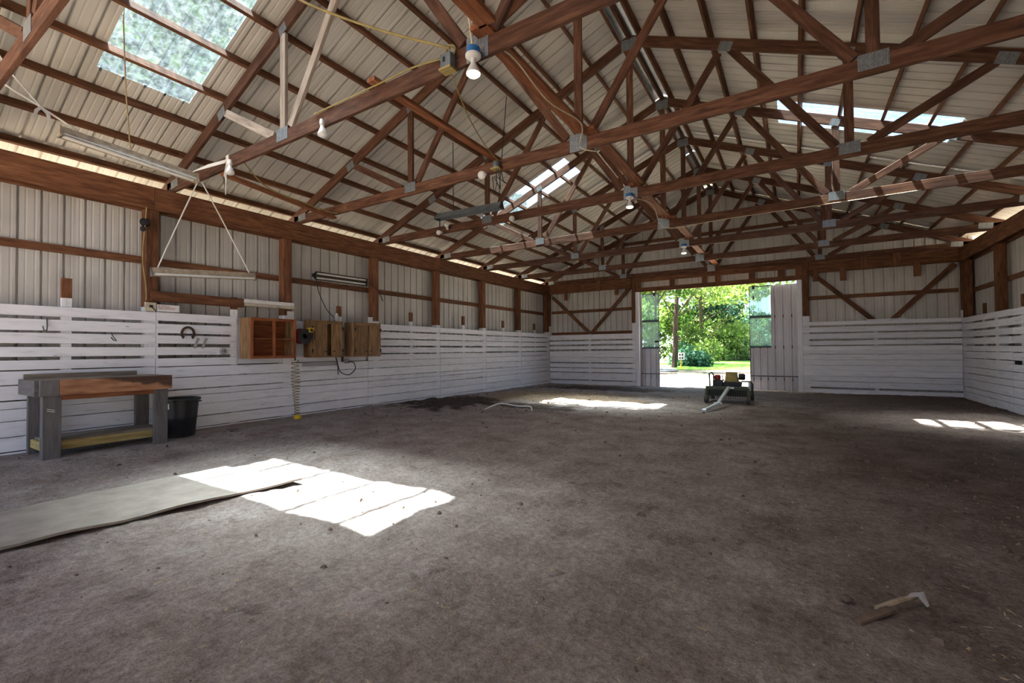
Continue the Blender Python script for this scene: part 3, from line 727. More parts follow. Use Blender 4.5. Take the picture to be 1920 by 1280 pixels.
cabinet_old(5.33, 5.95, 'old brown wall cabinet with both doors shut, last before the white boards', .012, -6.725)

def strip_light(name, p0, p1, label, mat='dirtywhite', w_=.11, tubes=True, ends='dirtywhite', down=(0, 0, -1), cat='light fixture'):
    """hooded tube fixture: hood section, two tubes, end caps"""
    p0, p1 = Vector(p0), Vector(p1); x = (p1 - p0).normalized(); z = Vector(down) * -1; z = (z - x * z.dot(x)).normalized(); y = z.cross(x)
    t = empty(name, (p0 + p1) / 2, label, cat); L = (p1 - p0).length
    sec = [(-w_ * .95, -.055), (-w_ * .45, .0), (-w_ * .3, .045), (w_ * .3, .045), (w_ * .45, .0), (w_ * .95, -.055), (w_ * .9, -.055), (w_ * .42, -.006), (-w_ * .42, -.006), (-w_ * .9, -.055)]
    b = MB(); vs = [p0 + y * a + z * c for a, c in sec] + [p1 + y * a + z * c for a, c in sec]; n = len(sec)
    b.add(vs, [(i, (i + 1) % n, n + (i + 1) % n, n + i) for i in range(n)]); b.build('hood', mat, t)
    for p, s_ in ((p0, -1), (p1, 1)):
        b = MB(); k = [(-w_ * .97, -.058), (-w_ * .46, .002), (-w_ * .31, .048), (w_ * .31, .048), (w_ * .46, .002), (w_ * .97, -.058)]
        b.add([p + y * a + z * c for a, c in k] + [p + x * s_ * .012 + y * a + z * c for a, c in k], [(0, 1, 2, 3, 4, 5), (11, 10, 9, 8, 7, 6)] + [(i, i + 6, (i + 1) % 6 + 6, (i + 1) % 6) for i in range(6)]); b.build('end_cap', ends, t)
    if tubes:
        for s_ in (-1, 1):
            b = MB(); b.tube([p0 + x * .02 + y * s_ * w_ * .5 - z * .034, p1 - x * .02 + y * s_ * w_ * .5 - z * .034], .016, 10); b.build('lamp_tube', 'paintwhite', t, True)
    return t
strip_light('shop_light', (-5.89, 1.32, 3.23), (-5.88, 2.47, 3.15), 'dusty white shop light slung on cords beside the bluish skylight', w_=.06, mat='grime', ends='grime')
t = strip_light('tube_light', (-6.3, 2.19, 2.055), (-6.3, 3.36, 2.155), 'tube light hanging like a trapeze on two white cords in front of a post', w_=.034, mat='grime', ends='greybox')
tag(tube('cord', sag((-6.3, 2.24, 2.09), (-6.3, 2.665, 3.265), 6, -.01), .008, 'ropewhite', t), 'white hanging cord'); tag(tube('cord', sag((-6.3, 3.29, 2.19), (-6.3, 2.70, 3.265), 6, -.01), .008, 'ropewhite', t), 'white hanging cord')
strip_light('wall_tube_light', (-6.93, 4.70, 2.41), (-6.93, 5.77, 2.425), 'brown-stained tube light with black ends fixed on the wall girt', w_=.075, mat='rust', ends='black', down=(1, 0, -.15))
t = empty('box_light', (-6.95, 3.93, 1.86), 'white box-shaped light fixture above the open orange cabinet', 'light fixture')
box('housing', (-7.0, -6.93), (3.545, 4.335), (1.845, 1.905), 'paintwhite', t); box('cover', (-7.0, -6.915), (3.55, 4.33), (1.80, 1.843), 'dirtywhite', t)
t = strip_light('grey_strip_light', (-5.0, 5.65, 3.33), (-3.72, 5.65, 3.30), 'grey hooded strip light hanging crosswise on thin chains before the third truss', mat='greybox', w_=.075, ends='dark', tubes=False)
for x in (-4.654, -3.614 - .16): tube('chain', sag((x, 5.65, 3.36), (x if x < -4 else -3.614, 5.65, ZS + SLOPE * ((x if x < -4 else -3.614) - XL) - .10), 4, 0), .006, 'dark', t)
tube('loose_chain', sag((-4.93, 5.64, 3.31), (-4.94, 5.64, 3.1), 3, 0), .009, 'dark', t)

# cords and rags on the near shop light and truss
def thing1(name, o, label, cat, group=None): return tag(o, label, cat, group)
def ribbon(name, pts, w_, mat, parent=None, ax=(0, 1, 0)):
    P = [Vector(p) for p in pts]; ax = Vector(ax); b = MB(); vs = []
    for i, p in enumerate(P):
        k = ax * (w_ / 2 * (1 if i < len(P) - 1 else .3)); vs += [p - k, p + k]
    nn = Vector((.004, .0, .0)); m = len(vs); vs += [v + nn for v in vs]; fs = []
    for i in range(len(P) - 1):
        a = 2 * i; fs += [(a, a + 1, a + 3, a + 2), (m + a, m + a + 2, m + a + 3, m + a + 1), (a, a + 2, m + a + 2, m + a), (a + 1, m + a + 1, m + a + 3, a + 3)]
    b.add(vs, fs); return b.build(name, mat, parent, True)
thing1('', tube('twine', [(-5.89, 1.85, 3.26), (-5.7, 1.75, 3.8), (-5.35, 1.62, 4.32), (-5.0, 1.52, 4.55)], .006, 'rope'), 'brown twine holding the near shop light from above', 'twine')
t = empty('white_tie', (-5.9, 1.25, 3.4), 'white cord knotted round the end of the near shop light', 'cord')
tube('strand', [(-5.9, 1.45, 3.28), (-5.95, 1.2, 3.42), (-6.0, 1.02, 3.52), (-6.05, .88, 3.62)], .009, 'ropewhite', t); tube('strand', [(-5.95, 1.2, 3.42), (-5.9, 1.0, 3.62), (-5.85, .9, 3.75)], .007, 'ropewhite', t)
ribbon('tail', [(-5.95, 1.2, 3.42), (-5.9, 1.16, 3.36), (-5.88, 1.14, 3.28)], .03, 'ropewhite', t); ribbon('tail', [(-5.95, 1.2, 3.42), (-5.92, 1.24, 3.36), (-5.9, 1.25, 3.25)], .03, 'ropewhite', t)
t = empty('white_rag', (-5.5, TY[0] - .03, 3.3), 'white rag strip tied round the pale-webbed truss end with tails hanging', 'rag')
b = MB(); b.box((-5.60, -5.54), (TY[0] - .026, TY[0] + .026), (ZB - .078, ZB + .076)); b.build('wrap', 'ropewhite', t)
ribbon('tail', [(-5.57, TY[0] - .03, 3.29), (-5.58, TY[0] - .05, 3.15), (-5.56, TY[0] - .05, 3.0)], .05, 'ropewhite', t, (1, 0, 0)); ribbon('tail', [(-5.55, TY[0] - .03, 3.29), (-5.53, TY[0] - .06, 3.16), (-5.55, TY[0] - .05, 2.93)], .045, 'ropewhite', t, (1, 0, 0))
ribbon('band', [(-5.6, TY[0] - .03, 3.34), (-5.75, 2.52, 3.27), (-5.86, 2.42, 3.2)], .05, 'ropewhite', t, (0, .3, 1))
t = empty('yellow_rag', (-4.9, TY[-1], 4.0), 'yellow and white rag ends dangling from the corner truss', 'rag')
for k, (dx, m_) in enumerate(((0, 'wireyellow'), (.12, 'wireyellow'), (.5, 'ropewhite'), (.53, 'ropewhite'))):
    ribbon('tail', [(-5.12 + dx, TY[-1] + .025, 4.22), (-5.14 + dx, TY[-1] + .04, 4.1), (-5.10 + dx, TY[-1] + .045, 3.98 - .02 * k)], .025, m_, t, (1, 0, 0))

# bulbs
BULB = [(1, .0)]
def bulb(pos, d, label, lit=False, boxm=None, r=.05, plate_y=None):
    pos = Vector(pos); d = Vector(d).normalized(); t = empty('flood_bulb', pos, label, 'light bulb', 'flood bulbs on the trusses')
    if boxm:
        b = MB(); b.lathe([(0, -.075), (.045, -.075), (.05, -.07), (.05, -.02), (0, -.02)], pos, d, 16); b.build('junction_box', boxm, t, True)
        b = MB(); b.lathe([(0, -.022), (.058, -.022), (.058, -.008), (.04, .004), (0, .004)], pos, d, 20); b.build('lamp_holder', 'paintwhite', t, True)
    else:
        b = MB(); b.lathe([(0, -.045), (.018, -.045), (.022, -.02), (.022, .01), (0, .01)], pos, d, 14); b.build('lamp_holder', 'paintwhite', t, True)
    b = MB(); b.lathe([(.017, 0), (.018, .035), (.024, .05), (r * .92, .095), (r, .11), (r * .98, .118)], pos, d, 20); b.build('reflector', 'bulb_off', t, True)
    b = MB(); b.lathe([(r * .98, .118), (r * .8, .128), (r * .4, .134), (0, .136)], pos, d, 20); b.build('lens', 'bulb_on' if lit else 'bulb_off', t, True)
    if lit:
        l = bpy.data.lights.new('bulb_light', 'SPOT'); l.energy = lit; l.spot_size = math.radians(150); l.spot_blend = .9; l.shadow_soft_size = .05; l.color = (1, .9, .75)
        lo = bpy.data.objects.new('bulb_light', l); SC.collection.objects.link(lo)
        lo.matrix_basis = Matrix.Translation(pos + d * .15) @ d.to_track_quat('-Z', 'Y').to_matrix().to_4x4(); own(lo, t)
    return t
yb = lambda n: TY[n] - .075
bulb((-1.95, yb(0), 3.235), (0, 0, -1), 'glowing flood bulb below a round blue box, nearest truss', 4, 'blue', .052)
bulb((-3.72, yb(0), 3.24), (.25, -.1, -1), 'small white unlit flood bulb midway along the pale-webbed truss board', r=.045)
bulb((-5.40, yb(0), 3.25), (.2, -.1, -1), 'small white unlit flood bulb beside the hanging rag tails', r=.045)
bulb((-3.17, yb(1) + .01, 3.25), (.3, -1, -.5), 'unlit flood bulb facing the room next to grey box on second truss', r=.05)
bulb((-1.95, yb(2), 3.235), (0, 0, -1), 'glowing flood bulb on the third truss centre plate', 3, 'blue', .05)
bulb((-3.93, yb(2), 3.27), (.5, -.7, -.2), 'twin flood bulb aimed sideways below the white skylight strip', r=.045)
bulb((-5.45, yb(2), 3.27), (.3, -1, -.3), 'unlit flood bulb near the end of the third truss above siding', r=.045)
bulb((-5.30, yb(2), 3.33), (.5, -.8, .2), 'unlit flood bulb angled upward near the end of the third truss', r=.04)
bulb((-1.95, yb(4), 3.235), (0, 0, -1), 'glowing flood bulb farthest off above the doorway', 3, 'blue', .05)
# boxes with padlock-like coil
t = empty('junction_box', (-2.21, TY[0] - .06, 3.27), 'grey switch box with cable coil left of the lit bulb', 'electrical box')
box('housing', (-2.255, -2.155), (TY[0] - .09, TY[0] - .02), (3.25, 3.355), 'greybox', t); box('switch', (-2.225, -2.205), (TY[0] - .096, TY[0] - .091), (3.295, 3.33), 'black', t)
b = MB(); b.box((-2.262, -2.15), (TY[0] - .10, TY[0] - .015), (3.235, 3.249)); b.build('mounting_block', 'shelf_rail', t)
tube('cable_loop', [(-2.2 + .045 * math.cos(a), TY[0] - .03, 3.40 + .045 * math.sin(a)) for a in np.linspace(-1, 4.2, 14)], .008, 'wireyellow', t)
t = empty('junction_box', (-3.05, TY[1] - .06, 3.36), 'small round blue-grey box on second truss above the flood bulb', 'electrical box')
b = MB(); b.lathe([(0, -.04), (.045, -.04), (.05, -.03), (.05, .03), (.045, .04), (0, .04)], (-3.0, TY[1] - .05, 3.33), (0, 0, 1), 16); b.build('housing', 'greybox', t, True)
b = MB(); b.box((-3.06, -2.94), (TY[1] - .1, TY[1] - .02), (3.275, 3.289)); b.build('mounting_block', 'shelf_rail', t)
for k in range(3): tube('dangling_wire', [(-3.0 + .03 * k, TY[1] - .06, 3.28), (-3.0 + .05 * k, TY[1] - .05, 3.1), (-3.04 + .09 * k, TY[1] - .05, 2.98 + .05 * k), (-3.06 + .02 * k, TY[1] - .05, 3.2)], .005, 'black', t)
# cables
def cable(pts, label, mat='wireyellow', r=.0075, n=6): return tag(tube('electric_cable', spline(pts, n), r, mat), label, 'cable')
cable([(-2.2, TY[0] - .04, 3.42), (-2.9, 2.45, 3.75), (-3.6, 2.2, 4.15), (-4.2, 1.9, 4.65)], 'yellow cable climbing from the switch box toward the bluish skylight', r=.010)
cable([(-2.27, TY[0] - .045, 3.36), (-2.6, TY[0] - .02, 3.42), (-3.0, TY[0] - .04, 3.40), (-3.4, TY[0] - .02, 3.415), (-3.9, TY[0] - .03, 3.405)], 'yellow cable lying along the top of the pale-webbed truss board')
cable([(-1.9, TY[0] - .05, 3.31), (-1.82, 2.9, 3.38), (-1.86, 3.6, 3.36), (-1.80, 4.2, 3.40), (-1.93, TY[1] - .03, 3.33), (-1.9, TY[1] - .03, 3.262), (-1.8, TY[1] + .1, 3.26)], 'pale cable running along the centre brace to the second truss plate', 'wirewhite', .007)
cable([(-1.97, TY[0] - .05, 3.31), (-1.93, 2.5, 3.55), (-1.95, 2.4, 3.75)], 'short pale cable rising out of the round blue box', 'wirewhite')
cable([(-2.2, TY[0] - .03, 3.24), (-2.45, 3.2, 3.2), (-2.75, 3.9, 3.27), (-2.97, TY[1] - .05, 3.37)], 'slack yellow cable between the switch box and second truss', r=.006)
cable([(-5.35, TY[0] + .05, 3.30), (-5.7, 3.2, 3.22), (-6.0, 3.9, 3.27), (-6.05, TY[1] - .03, 3.27), (-5.8, TY[1] - .03, 3.33)], 'yellow cable strung between truss ends above the hanging tube light', r=.008)
cable([(-1.9, TY[2], 3.255), (-1.87, 7.2, 3.38), (-1.9, TY[3] - .03, 3.25), (-1.0, TY[3] - .03, 3.258), (.3, TY[3] - .03, 3.256), (1.5, TY[3] - .03, 3.258)], 'thin pale cable stapled below the sun-streaked truss board', 'wirewhite', .005)
cable([(-6.9, YP - .1, 2.95), (-6.94, YP - .1, 2.75), (-6.95, YP - .12, 2.3), (-6.93, YP - .09, 1.95), (-6.95, YP - .08, 1.78)], 'yellow cable dropping down the wall post beside the dark sensor lamp', r=.007)
cable([(-6.90, 4.72, 2.38), (-6.93, 4.78, 2.15), (-6.95, 4.95, 1.85), (-6.93, 5.1, 1.70), (-6.9, 5.05, 1.635)], 'thin dark cable from the wall tube light to the cabinet', 'dark', .007)
cable([(-6.93, 5.80, 2.42), (-6.95, 5.98, 2.38), (-6.93, 6.1, 2.28), (-6.92, 6.2, 2.10)], 'short dark cable end hanging past the post right of wall tube light', 'dark', .007)
t = empty('sensor_lamp', (-6.93, YP - .1, 2.77), 'dark round sensor lamp fixed high on the wall post', 'sensor')
b = MB(); b.lathe([(0, 0), (.05, 0), (.055, .03), (.04, .06), (0, .065)], (-6.99, YP - .09, 2.77), (1, -.2, -.1), 16); b.build('head', 'black', t, True); b = MB(); b.lathe([(0, 0), (.03, 0), (.03, .05), (0, .055)], (-6.98, YP - .11, 2.69), (1, -.3, -.5), 12); b.build('eye', 'dark', t, True)
# items on the boards
def horseshoe():
    c = Vector((XL + .012, 2.827, 1.37)); r0 = .072; b = MB(); pts = []
    for a in np.linspace(math.radians(-48), math.radians(228), 22): pts.append(c + Vector((0, r0 * math.cos(a) * (1.0), r0 * 1.15 * math.sin(a))))
    fs = []; vs = []
    for i, p in enumerate(pts):
        d = (p - c); d.normalize(); wv = .014 if 0 < i < 21 else .019
        vs += [p - d * wv, p + d * wv, p + d * wv + Vector((.012, 0, 0)), p - d * wv + Vector((.012, 0, 0))]
    for i in range(len(pts) - 1):
        for k in range(4): fs.append((4 * i + k, 4 * i + (k + 1) % 4, 4 * i + 4 + (k + 1) % 4, 4 * i + 4 + k))
    fs += [(3, 2, 1, 0), tuple(4 * 21 + k for k in range(4))]; b.add(vs, fs)
    tag(b.build('horseshoe', 'rust'), 'rusty horseshoe nailed open end down on the white boards', 'horseshoe')
horseshoe()
tag(tube('wall_hook', [(XL + .005, 1.47, 1.50), (XL + .02, 1.47, 1.40), (XL + .05, 1.46, 1.36), (XL + .09, 1.43, 1.365), (XL + .095, 1.42, 1.41)], .006, 'hook', None, 8), 'steel J hook on the white boards above the workbench', 'hook')
tag(tube('wall_hook', [(XL + .005, 2.02, 1.36), (XL + .02, 2.03, 1.32), (XL + .05, 2.06, 1.26), (XL + .09, 2.02, 1.265), (XL + .11, 1.99, 1.30)], .006, 'hook', None, 8), 'bent steel hook lower on the boards left of the horseshoe', 'hook')
for k, y in enumerate((2.93, 3.03)):
    b = beam('tape_strip', (XL + .004, y - .02, 1.17), (XL + .004, y + .03, 1.31), .034, .006, 'tape', up=(1, 0, 0))
    tag(b, ('grey tape strip closest to the horseshoe' if k == 0 else 'grey tape strip farther from the horseshoe, toward the cabinet'), 'tape', 'tape strips on the boards')
t = empty('outlet_box', (XL, 3.27, 1.14), 'round grey outlet on the white boards next to the orange cabinet', 'outlet')
b = MB(); b.lathe([(0, .0), (.045, 0), (.045, .03), (.038, .034), (0, .034)], (XL, 3.27, 1.13), (1, 0, 0), 18); b.build('cover', 'tape', t, True)
for dy in (-.014, .014): box('socket', (XL + .034, XL + .037), (3.27 + dy - .006, 3.27 + dy + .006), (1.12, 1.14), 'dark', t)
t = empty('sign_box', (XL, 2.56, 1.65), 'small white box with faded red lettering on the board ledge', 'box')
box('carton', (XL - .015, XL + .03), (2.475, 2.72), (1.645, 1.735), 'paper', t)
cu = bpy.data.curves.new('lettering', 'FONT'); cu.body = 'B.OZO.S\nSHL.OPOTIC'; cu.size = .034; cu.extrude = .0005; cu.space_line = .8
lt = bpy.data.objects.new('lettering', cu); SC.collection.objects.link(lt); cu.materials.append(M['ink'])
me_ = bpy.data.meshes.new_from_object(lt.evaluated_get(bpy.context.evaluated_depsgraph_get())); bpy.data.objects.remove(lt); me_.materials.clear(); me_.materials.append(M['ink'])
lt = bpy.data.objects.new('lettering', me_); SC.collection.objects.link(lt)
lt.matrix_basis = Matrix.Translation((XL + .0312, 2.485, 1.70)) @ Matrix(((0, 0, 1), (1, 0, 0), (0, 1, 0))).to_4x4(); own(lt, t)
t = empty('outlet_box', (XL, 2.42, 1.70), 'square cream outlet with plugged cable beside the lettered box', 'outlet')
box('housing', (XL - .02, XL + .025), (2.355, 2.465), (1.645, 1.755), 'dirtywhite', t); box('socket', (XL + .025, XL + .029), (2.39, 2.43), (1.69, 1.72), 'dark', t); tube('cord', [(XL + .03, 2.41, 1.70), (XL + .05, 2.44, 1.66), (XL + .035, 2.46, 1.635)], .006, 'dark', t)
# between and below the cabinets
t = empty('hose_reel', (XL + .1, 4.27, 1.35), 'black hose reel with red hose between the orange and old cabinets', 'hose reel')
def disc(name, c, r, th, mat, ax=(1, 0, 0)):
    b = MB(); b.lathe([(r * .35, 0), (r, 0), (r, th), (r * .35, th), (r * .35, 0)], c, ax, 28); return b.build(name, mat, t, True)
disc('flange', (XL + .16, 4.365, 1.36), .125, .012, 'black'); disc('flange', (XL + .29, 4.365, 1.36), .12, .012, 'black')
for k in range(4):
    b = MB(); b.tube([(XL + .19 + .026 * k, 4.365 + .105 * math.cos(a), 1.36 + .105 * math.sin(a)) for a in np.linspace(0, 6.28, 22)], .014, 8); b.build('hose_turn', 'red', t, True)
box('bracket', (XL - .03, XL + .17), (4.34, 4.39), (1.33, 1.39), 'dark', t)
t = empty('outlet_box', (XL + .2, 4.40, 1.5), 'bright yellow outlet box at the corner of the parted-door cabinet', 'outlet')
box('housing', (-6.74, -6.665), (4.43, 4.515), (1.42, 1.50), 'yellow', t); b = MB(); b.lathe([(0, 0), (.025, 0), (.022, .006), (0, .006)], (-6.665, 4.472, 1.46), (1, 0, 0), 14); b.build('socket', 'black', t, True)
tube('plug_cord', [(-6.66, 4.49, 1.45), (-6.64, 4.51, 1.42), (-6.645, 4.515, 1.3)], .008, 'black', t)
t = empty('coiled_air_hose', (-6.72, 4.18, .06), 'thin yellow coiled air hose hanging below the cabinets to the floor', 'air hose')
pts = []
for k in range(320):
    u_ = k / 319; a = u_ * 2 * math.pi * 19; zz = .98 - .90 * (u_ ** .8); r_ = .05 + .012 * math.sin(u_ * 6)
    pts.append((-6.80 + r_ * math.cos(a) + .16 * u_, 4.27 - .06 * u_ + r_ * math.sin(a), zz))
tube('coil', pts, .0055, 'wireyellow', t)
b = MB(); b.lathe([(0, 0), (.05, 0), (.06, .03), (.05, .06), (.02, .075), (0, .075)], (-6.62, 4.2, .05), (0, 0, 1), 14); b.build('coil_end', 'yellow', t, True)
b = MB(); b.lathe([(0, 0), (.012, 0), (.012, .05), (0, .05)], (-6.8, 4.27, .97), (0, 0, 1), 10); b.build('fitting', 'rust', t, True)
tube('feed_pipe', [(-6.8, 4.27, 1.0), (-6.86, 4.28, 1.05), (-6.93, 4.28, 1.07)], .009, 'rust', t)
t = empty('cord_outlet', (XL, 5.28, .93), 'grey outlet with a looping black cord under the gap between old cabinets', 'outlet')
box('housing', (XL, XL + .04), (5.34, 5.42), (.89, .97), 'tape', t); box('conduit', (XL, XL + .03), (5.27, 5.30), (.92, 1.08), 'rust', t)
tube('cord', spline([(XL + .05, 5.38, .92), (XL + .08, 5.48, .90), (XL + .06, 5.53, .78), (XL + .05, 5.39, .68), (XL + .04, 5.22, .75), (XL + .05, 5.16, .9), (XL + .06, 5.12, 1.0)], 6), .008, 'black', t); tube('cord', spline([(XL + .05, 5.12, 1.01), (XL + .05, 5.16, .85), (XL + .05, 5.17, .70)], 5), .009, 'black', t)
t = tag(box('wall_strip', (XL + .0, XL + .03), (4.50, 5.18), (.86, .93), 'tape'), 'pale grey power strip board below the parted-door cabinet', 'power strip')
t = empty('plastic_jug', (-6.84, 5.08, 1.636), 'small clear plastic bottle standing on the parted-door cabinet', 'bottle')
b = MB(); b.lathe([(0, 0), (.035, 0), (.038, .01), (.038, .09), (.02, .115), (.014, .12)], (-6.84, 5.08, 1.637), (0, 0, 1), 14); b.build('body', 'tape', t, True)
b = MB(); b.lathe([(.016, .118), (.016, .145), (0, .147)], (-6.84, 5.08, 1.637), (0, 0, 1), 12); b.build('cap', 'paintwhite', t, True)
for y_, lab in ((4.30, 'white paper square on the post above the hose reel'), (5.93, 'white paper square on the post at the shut-door cabinet')):
    tag(box('paper_note', (XL + .001, XL + .004), (y_ - .06, y_ + .06), (1.64, 1.77), 'paper'), lab, 'paper')
tag(tube('blue_strap', [(XR - .03, 9.9, 2.95), (XR - .03, 9.9, 2.80), (XR - .03, 9.89, 2.70)], [.006, .01, .018], 'blue'), 'blue strap hanging from the beam on the far board wall', 'strap')

# ------------------------------------------------------------------ mower
def mower():
    cx, cy = -1.17, 10.25; t = empty('tow_mower', (cx, cy, 0), 'dark green tow-behind mower parked just inside the doorway', 'mower')
    z = fz(cx, cy)
    b = MB(); x0, x1, y0, y1 = cx - .40, cx + .40, cy - .35, cy + .45
    b.add([(x0, y0 + .1, z + .14), (x1, y0 + .1, z + .14), (x1, y1, z + .14), (x0, y1, z + .14), (x0 + .02, y0 + .12, z + .30), (x1 - .02, y0 + .12, z + .30), (x1 - .02, y1 - .02, z + .30), (x0 + .02, y1 - .02, z + .30)], BOXF); b.build('deck', 'olive', t)
    box('front_rail', (cx - .40, cx + .36), (y0 + .02, y0 + .07), (z + .27, z + .34), 'olive', t)
    for k in range(22):
        x = x0 + .06 + k * .032; box('chain_guard', (x, x + .012), (y0 + .06, y0 + .075), (z + .08, z + .26), 'dark', t)
    for sx in (-1, 1):
        for yy in (y0 - .02, y1 + .02):
            c = (cx + sx * .38 - .035, yy, z + .08); w_ = empty('wheel', c); own(w_, t)
            b = MB(); b.lathe([(.035, 0), (.07, 0), (.082, .015), (.082, .055), (.07, .07), (.035, .07), (.035, 0)], c, (1, 0, 0), 22); b.build('tyre', 'tyre', w_, True)
            b = MB(); b.lathe([(0, .01), (.036, .01), (.036, .06), (0, .06)], c, (1, 0, 0), 14); b.build('hub', 'red' if sx > 0 else 'rust', w_, True)
            box('wheel_bracket', (c[0] + .01, c[0] + .06), (yy - .02, yy + .02), (z + .15, z + .28), 'olive', t)
    # engine
    box('engine_block', (cx - .09, cx + .20), (cy - .12, cy + .2), (z + .30, z + .42), 'dark', t)
    b = MB(); b.add([(cx - .07, cy - .1, z + .42), (cx + .17, cy - .1, z + .42), (cx + .17, cy + .18, z + .42), (cx - .07, cy + .18, z + .42), (cx - .05, cy - .06, z + .62), (cx + .14, cy - .06, z + .62), (cx + .14, cy + .14, z + .60), (cx - .05, cy + .14, z + .60)], BOXF); b.build('engine_shroud', 'mowyellow', t)
    b = MB(); b.lathe([(0, 0), (.06, 0), (.065, .02), (.065, .1), (.05, .12), (0, .12)], (cx + .18, cy, z + .52), (1, 0, 0), 16); b.build('muffler', 'black', t, True)
    b = MB(); b.lathe([(0, 0), (.05, 0), (.062, .02), (.062, .08), (.045, .1), (0, .1)], (cx - .22, cy + .02, z + .45), (0, 0, 1), 16); b.build('fuel_cap', 'red', t, True)
    box('fuel_tank', (cx - .30, cx - .12), (cy - .08, cy + .14), (z + .31, z + .45), 'black', t)
    tube('lift_handle', [(cx - .35, cy - .1, z + .3), (cx - .36, cy - .1, z + .58), (cx - .32, cy - .1, z + .61), (cx - .28, cy - .1, z + .56), (cx - .27, cy - .1, z + .3)], .015, 'olive', t, 8)
    tube('control_lever', [(cx - .06, cy - .13, z + .42), (cx - .11, cy - .16, z + .50), (cx - .10, cy - .17, z + .55)], .010, 'black', t, 6)
    tube('side_frame', [(cx + .22, cy - .05, z + .33), (cx + .24, cy - .05, z + .43), (cx + .40, cy - .05, z + .43), (cx + .43, cy - .05, z + .38), (cx + .43, cy - .05, z + .2)], .018, 'olive', t, 8)
    box('side_plate', (cx + .36, cx + .40), (cy - .12, cy + .05), (z + .25, z + .42), 'alu', t)
    box('belt_guard', (cx - .28, cx + .02), (cy + .2, cy + .38), (z + .31, z + .38), 'black', t)
    # tongue
    a, b_, c_ = Vector((cx + .03, y0 + .0, z + .32)), Vector((-1.22, 9.05, fz(-1.22, 9.05) + .10)), Vector((-1.39, 8.62, fz(-1.39, 8.62) + .03))
    tg = beam('tongue', a, b_, .055, .055, 'alu', t); beam('hinge_pin', b_ + Vector((-.07, 0, .01)), b_ + Vector((.06, 0, .01)), .03, .03, 'alu', tg)
    t2 = beam('tongue_arm', b_, c_, .055, .05, 'alu', t); beam('coupler', c_ + Vector((-.03, 0, .0)), c_ + Vector((.04, -.02, .0)), .05, .045, 'alu', t2)
    box('tongue_bracket', (cx + .02, cx + .13), (y0 - .01, y0 + .03), (z + .30, z + .33), 'alu', t)
mower()

# ------------------------------------------------------------------ floor things
def mat_():
    pts_f = [(-3.86, .1), (-3.79, .62), (-3.715, 1.06), (-3.66, 1.65), (-3.56, 2.30)]; b = MB(); n = 14; m = 30
    front = spline([(-3.9, -.6, 0)] + [(p[0], p[1], 0) for p in pts_f], 6)
    vs = []; back_x = -4.66
    for i in range(m + 1):
        f = front[int(i * (len(front) - 1) / m)]
        for j in range(n + 1):
            s_ = j / n; x = back_x + (f.x - back_x) * s_; y = f.y - .1 * (1 - s_) * (i / m)
            vs.append((x, y, float(fl(x, y)) * .3 + .024 + .008 * math.sin(i * .9) * s_ ** 6 + .012 * s_ ** 10))
    k = len(vs); vs += [(x, y, z - .016) for x, y, z in vs]; w_ = n + 1; fs = []
    for i in range(m):
        for j in range(n):
            a = i * w_ + j; fs += [(a, a + w_, a + w_ + 1, a + 1), (k + a, k + a + 1, k + a + w_ + 1, k + a + w_)]
    for i in range(m):
        a = i * w_ + n; fs.append((a, a + w_, k + a + w_, k + a)); a = i * w_; fs.append((a, k + a, k + a + w_, a + w_))
    for j in range(n):
        a = m * w_ + j; fs.append((a, k + a, k + a + 1, a + 1)); fs.append((j, j + 1, k + j + 1, k + j))
    b.add(vs, fs); tag(b.build('floor_mat', 'mat', None, True), 'long grey rubber mat lying on the dirt, its edge slightly curled', 'mat')
mat_()
p = [(-4.85, 6.75), (-4.75, 7.1), (-4.5, 7.35), (-4.2, 7.3), (-4.0, 7.0)]
tag(tube('white_pipe', spline([(x, y, fz(x, y) + .0 + (.035 if 0 < i < 4 else 0)) for i, (x, y) in enumerate(p)], 6), .013, 'paintwhite', None, 8), 'bent white plastic pipe half buried near the bright sun patch', 'pipe')
t = empty('broken_stick', (.3, 2.48, 0), 'broken wooden stick with torn white wrapping on the dirt', 'stick')
z_ = fz(.3, 2.5) + .02
beam('stick', (.19, 2.30, z_ - .01), (.32, 2.46, z_), .035, .014, 'clod', t); tube('handle', [(.27, 2.44, z_ + .0), (.36, 2.54, z_ + .01), (.43, 2.63, z_ + .005)], [.010, .012, .009], 'grime', t, 8)
ribbon('wrapping', [(.40, 2.60, z_ + .018), (.44, 2.605, z_ + .03), (.455, 2.57, z_ + .0)], .045, 'tape', t, (.5, .8, .2))
def rock(name, c, r, mat, seed, label, cat):
    q = random.Random(seed); b = MB(); prof = 8; vs = []; fs = []
    for i in range(1, 6):
        for k in range(prof):
            a = math.pi * i / 6; d = r * q.uniform(.8, 1.15); vs.append((c[0] + d * math.sin(a) * math.cos(2 * math.pi * k / prof), c[1] + d * math.sin(a) * math.sin(2 * math.pi * k / prof), c[2] + .7 * d * math.cos(a)))
    for i in range(4):
        for k in range(prof): fs.append((i * prof + k, (i + 1) * prof + k, (i + 1) * prof + (k + 1) % prof, i * prof + (k + 1) % prof))
    fs += [tuple(range(prof)), tuple(4 * prof + k for k in range(prof - 1, -1, -1))]; b.add(vs, fs); o = b.build(name, mat, None, True)
    return tag(o, label, cat)
rock('field_stone', (.17, 2.46, fz(.17, 2.46) + .012), .026, 'clod', 1, 'small brown stone beside the broken stick', 'stone')

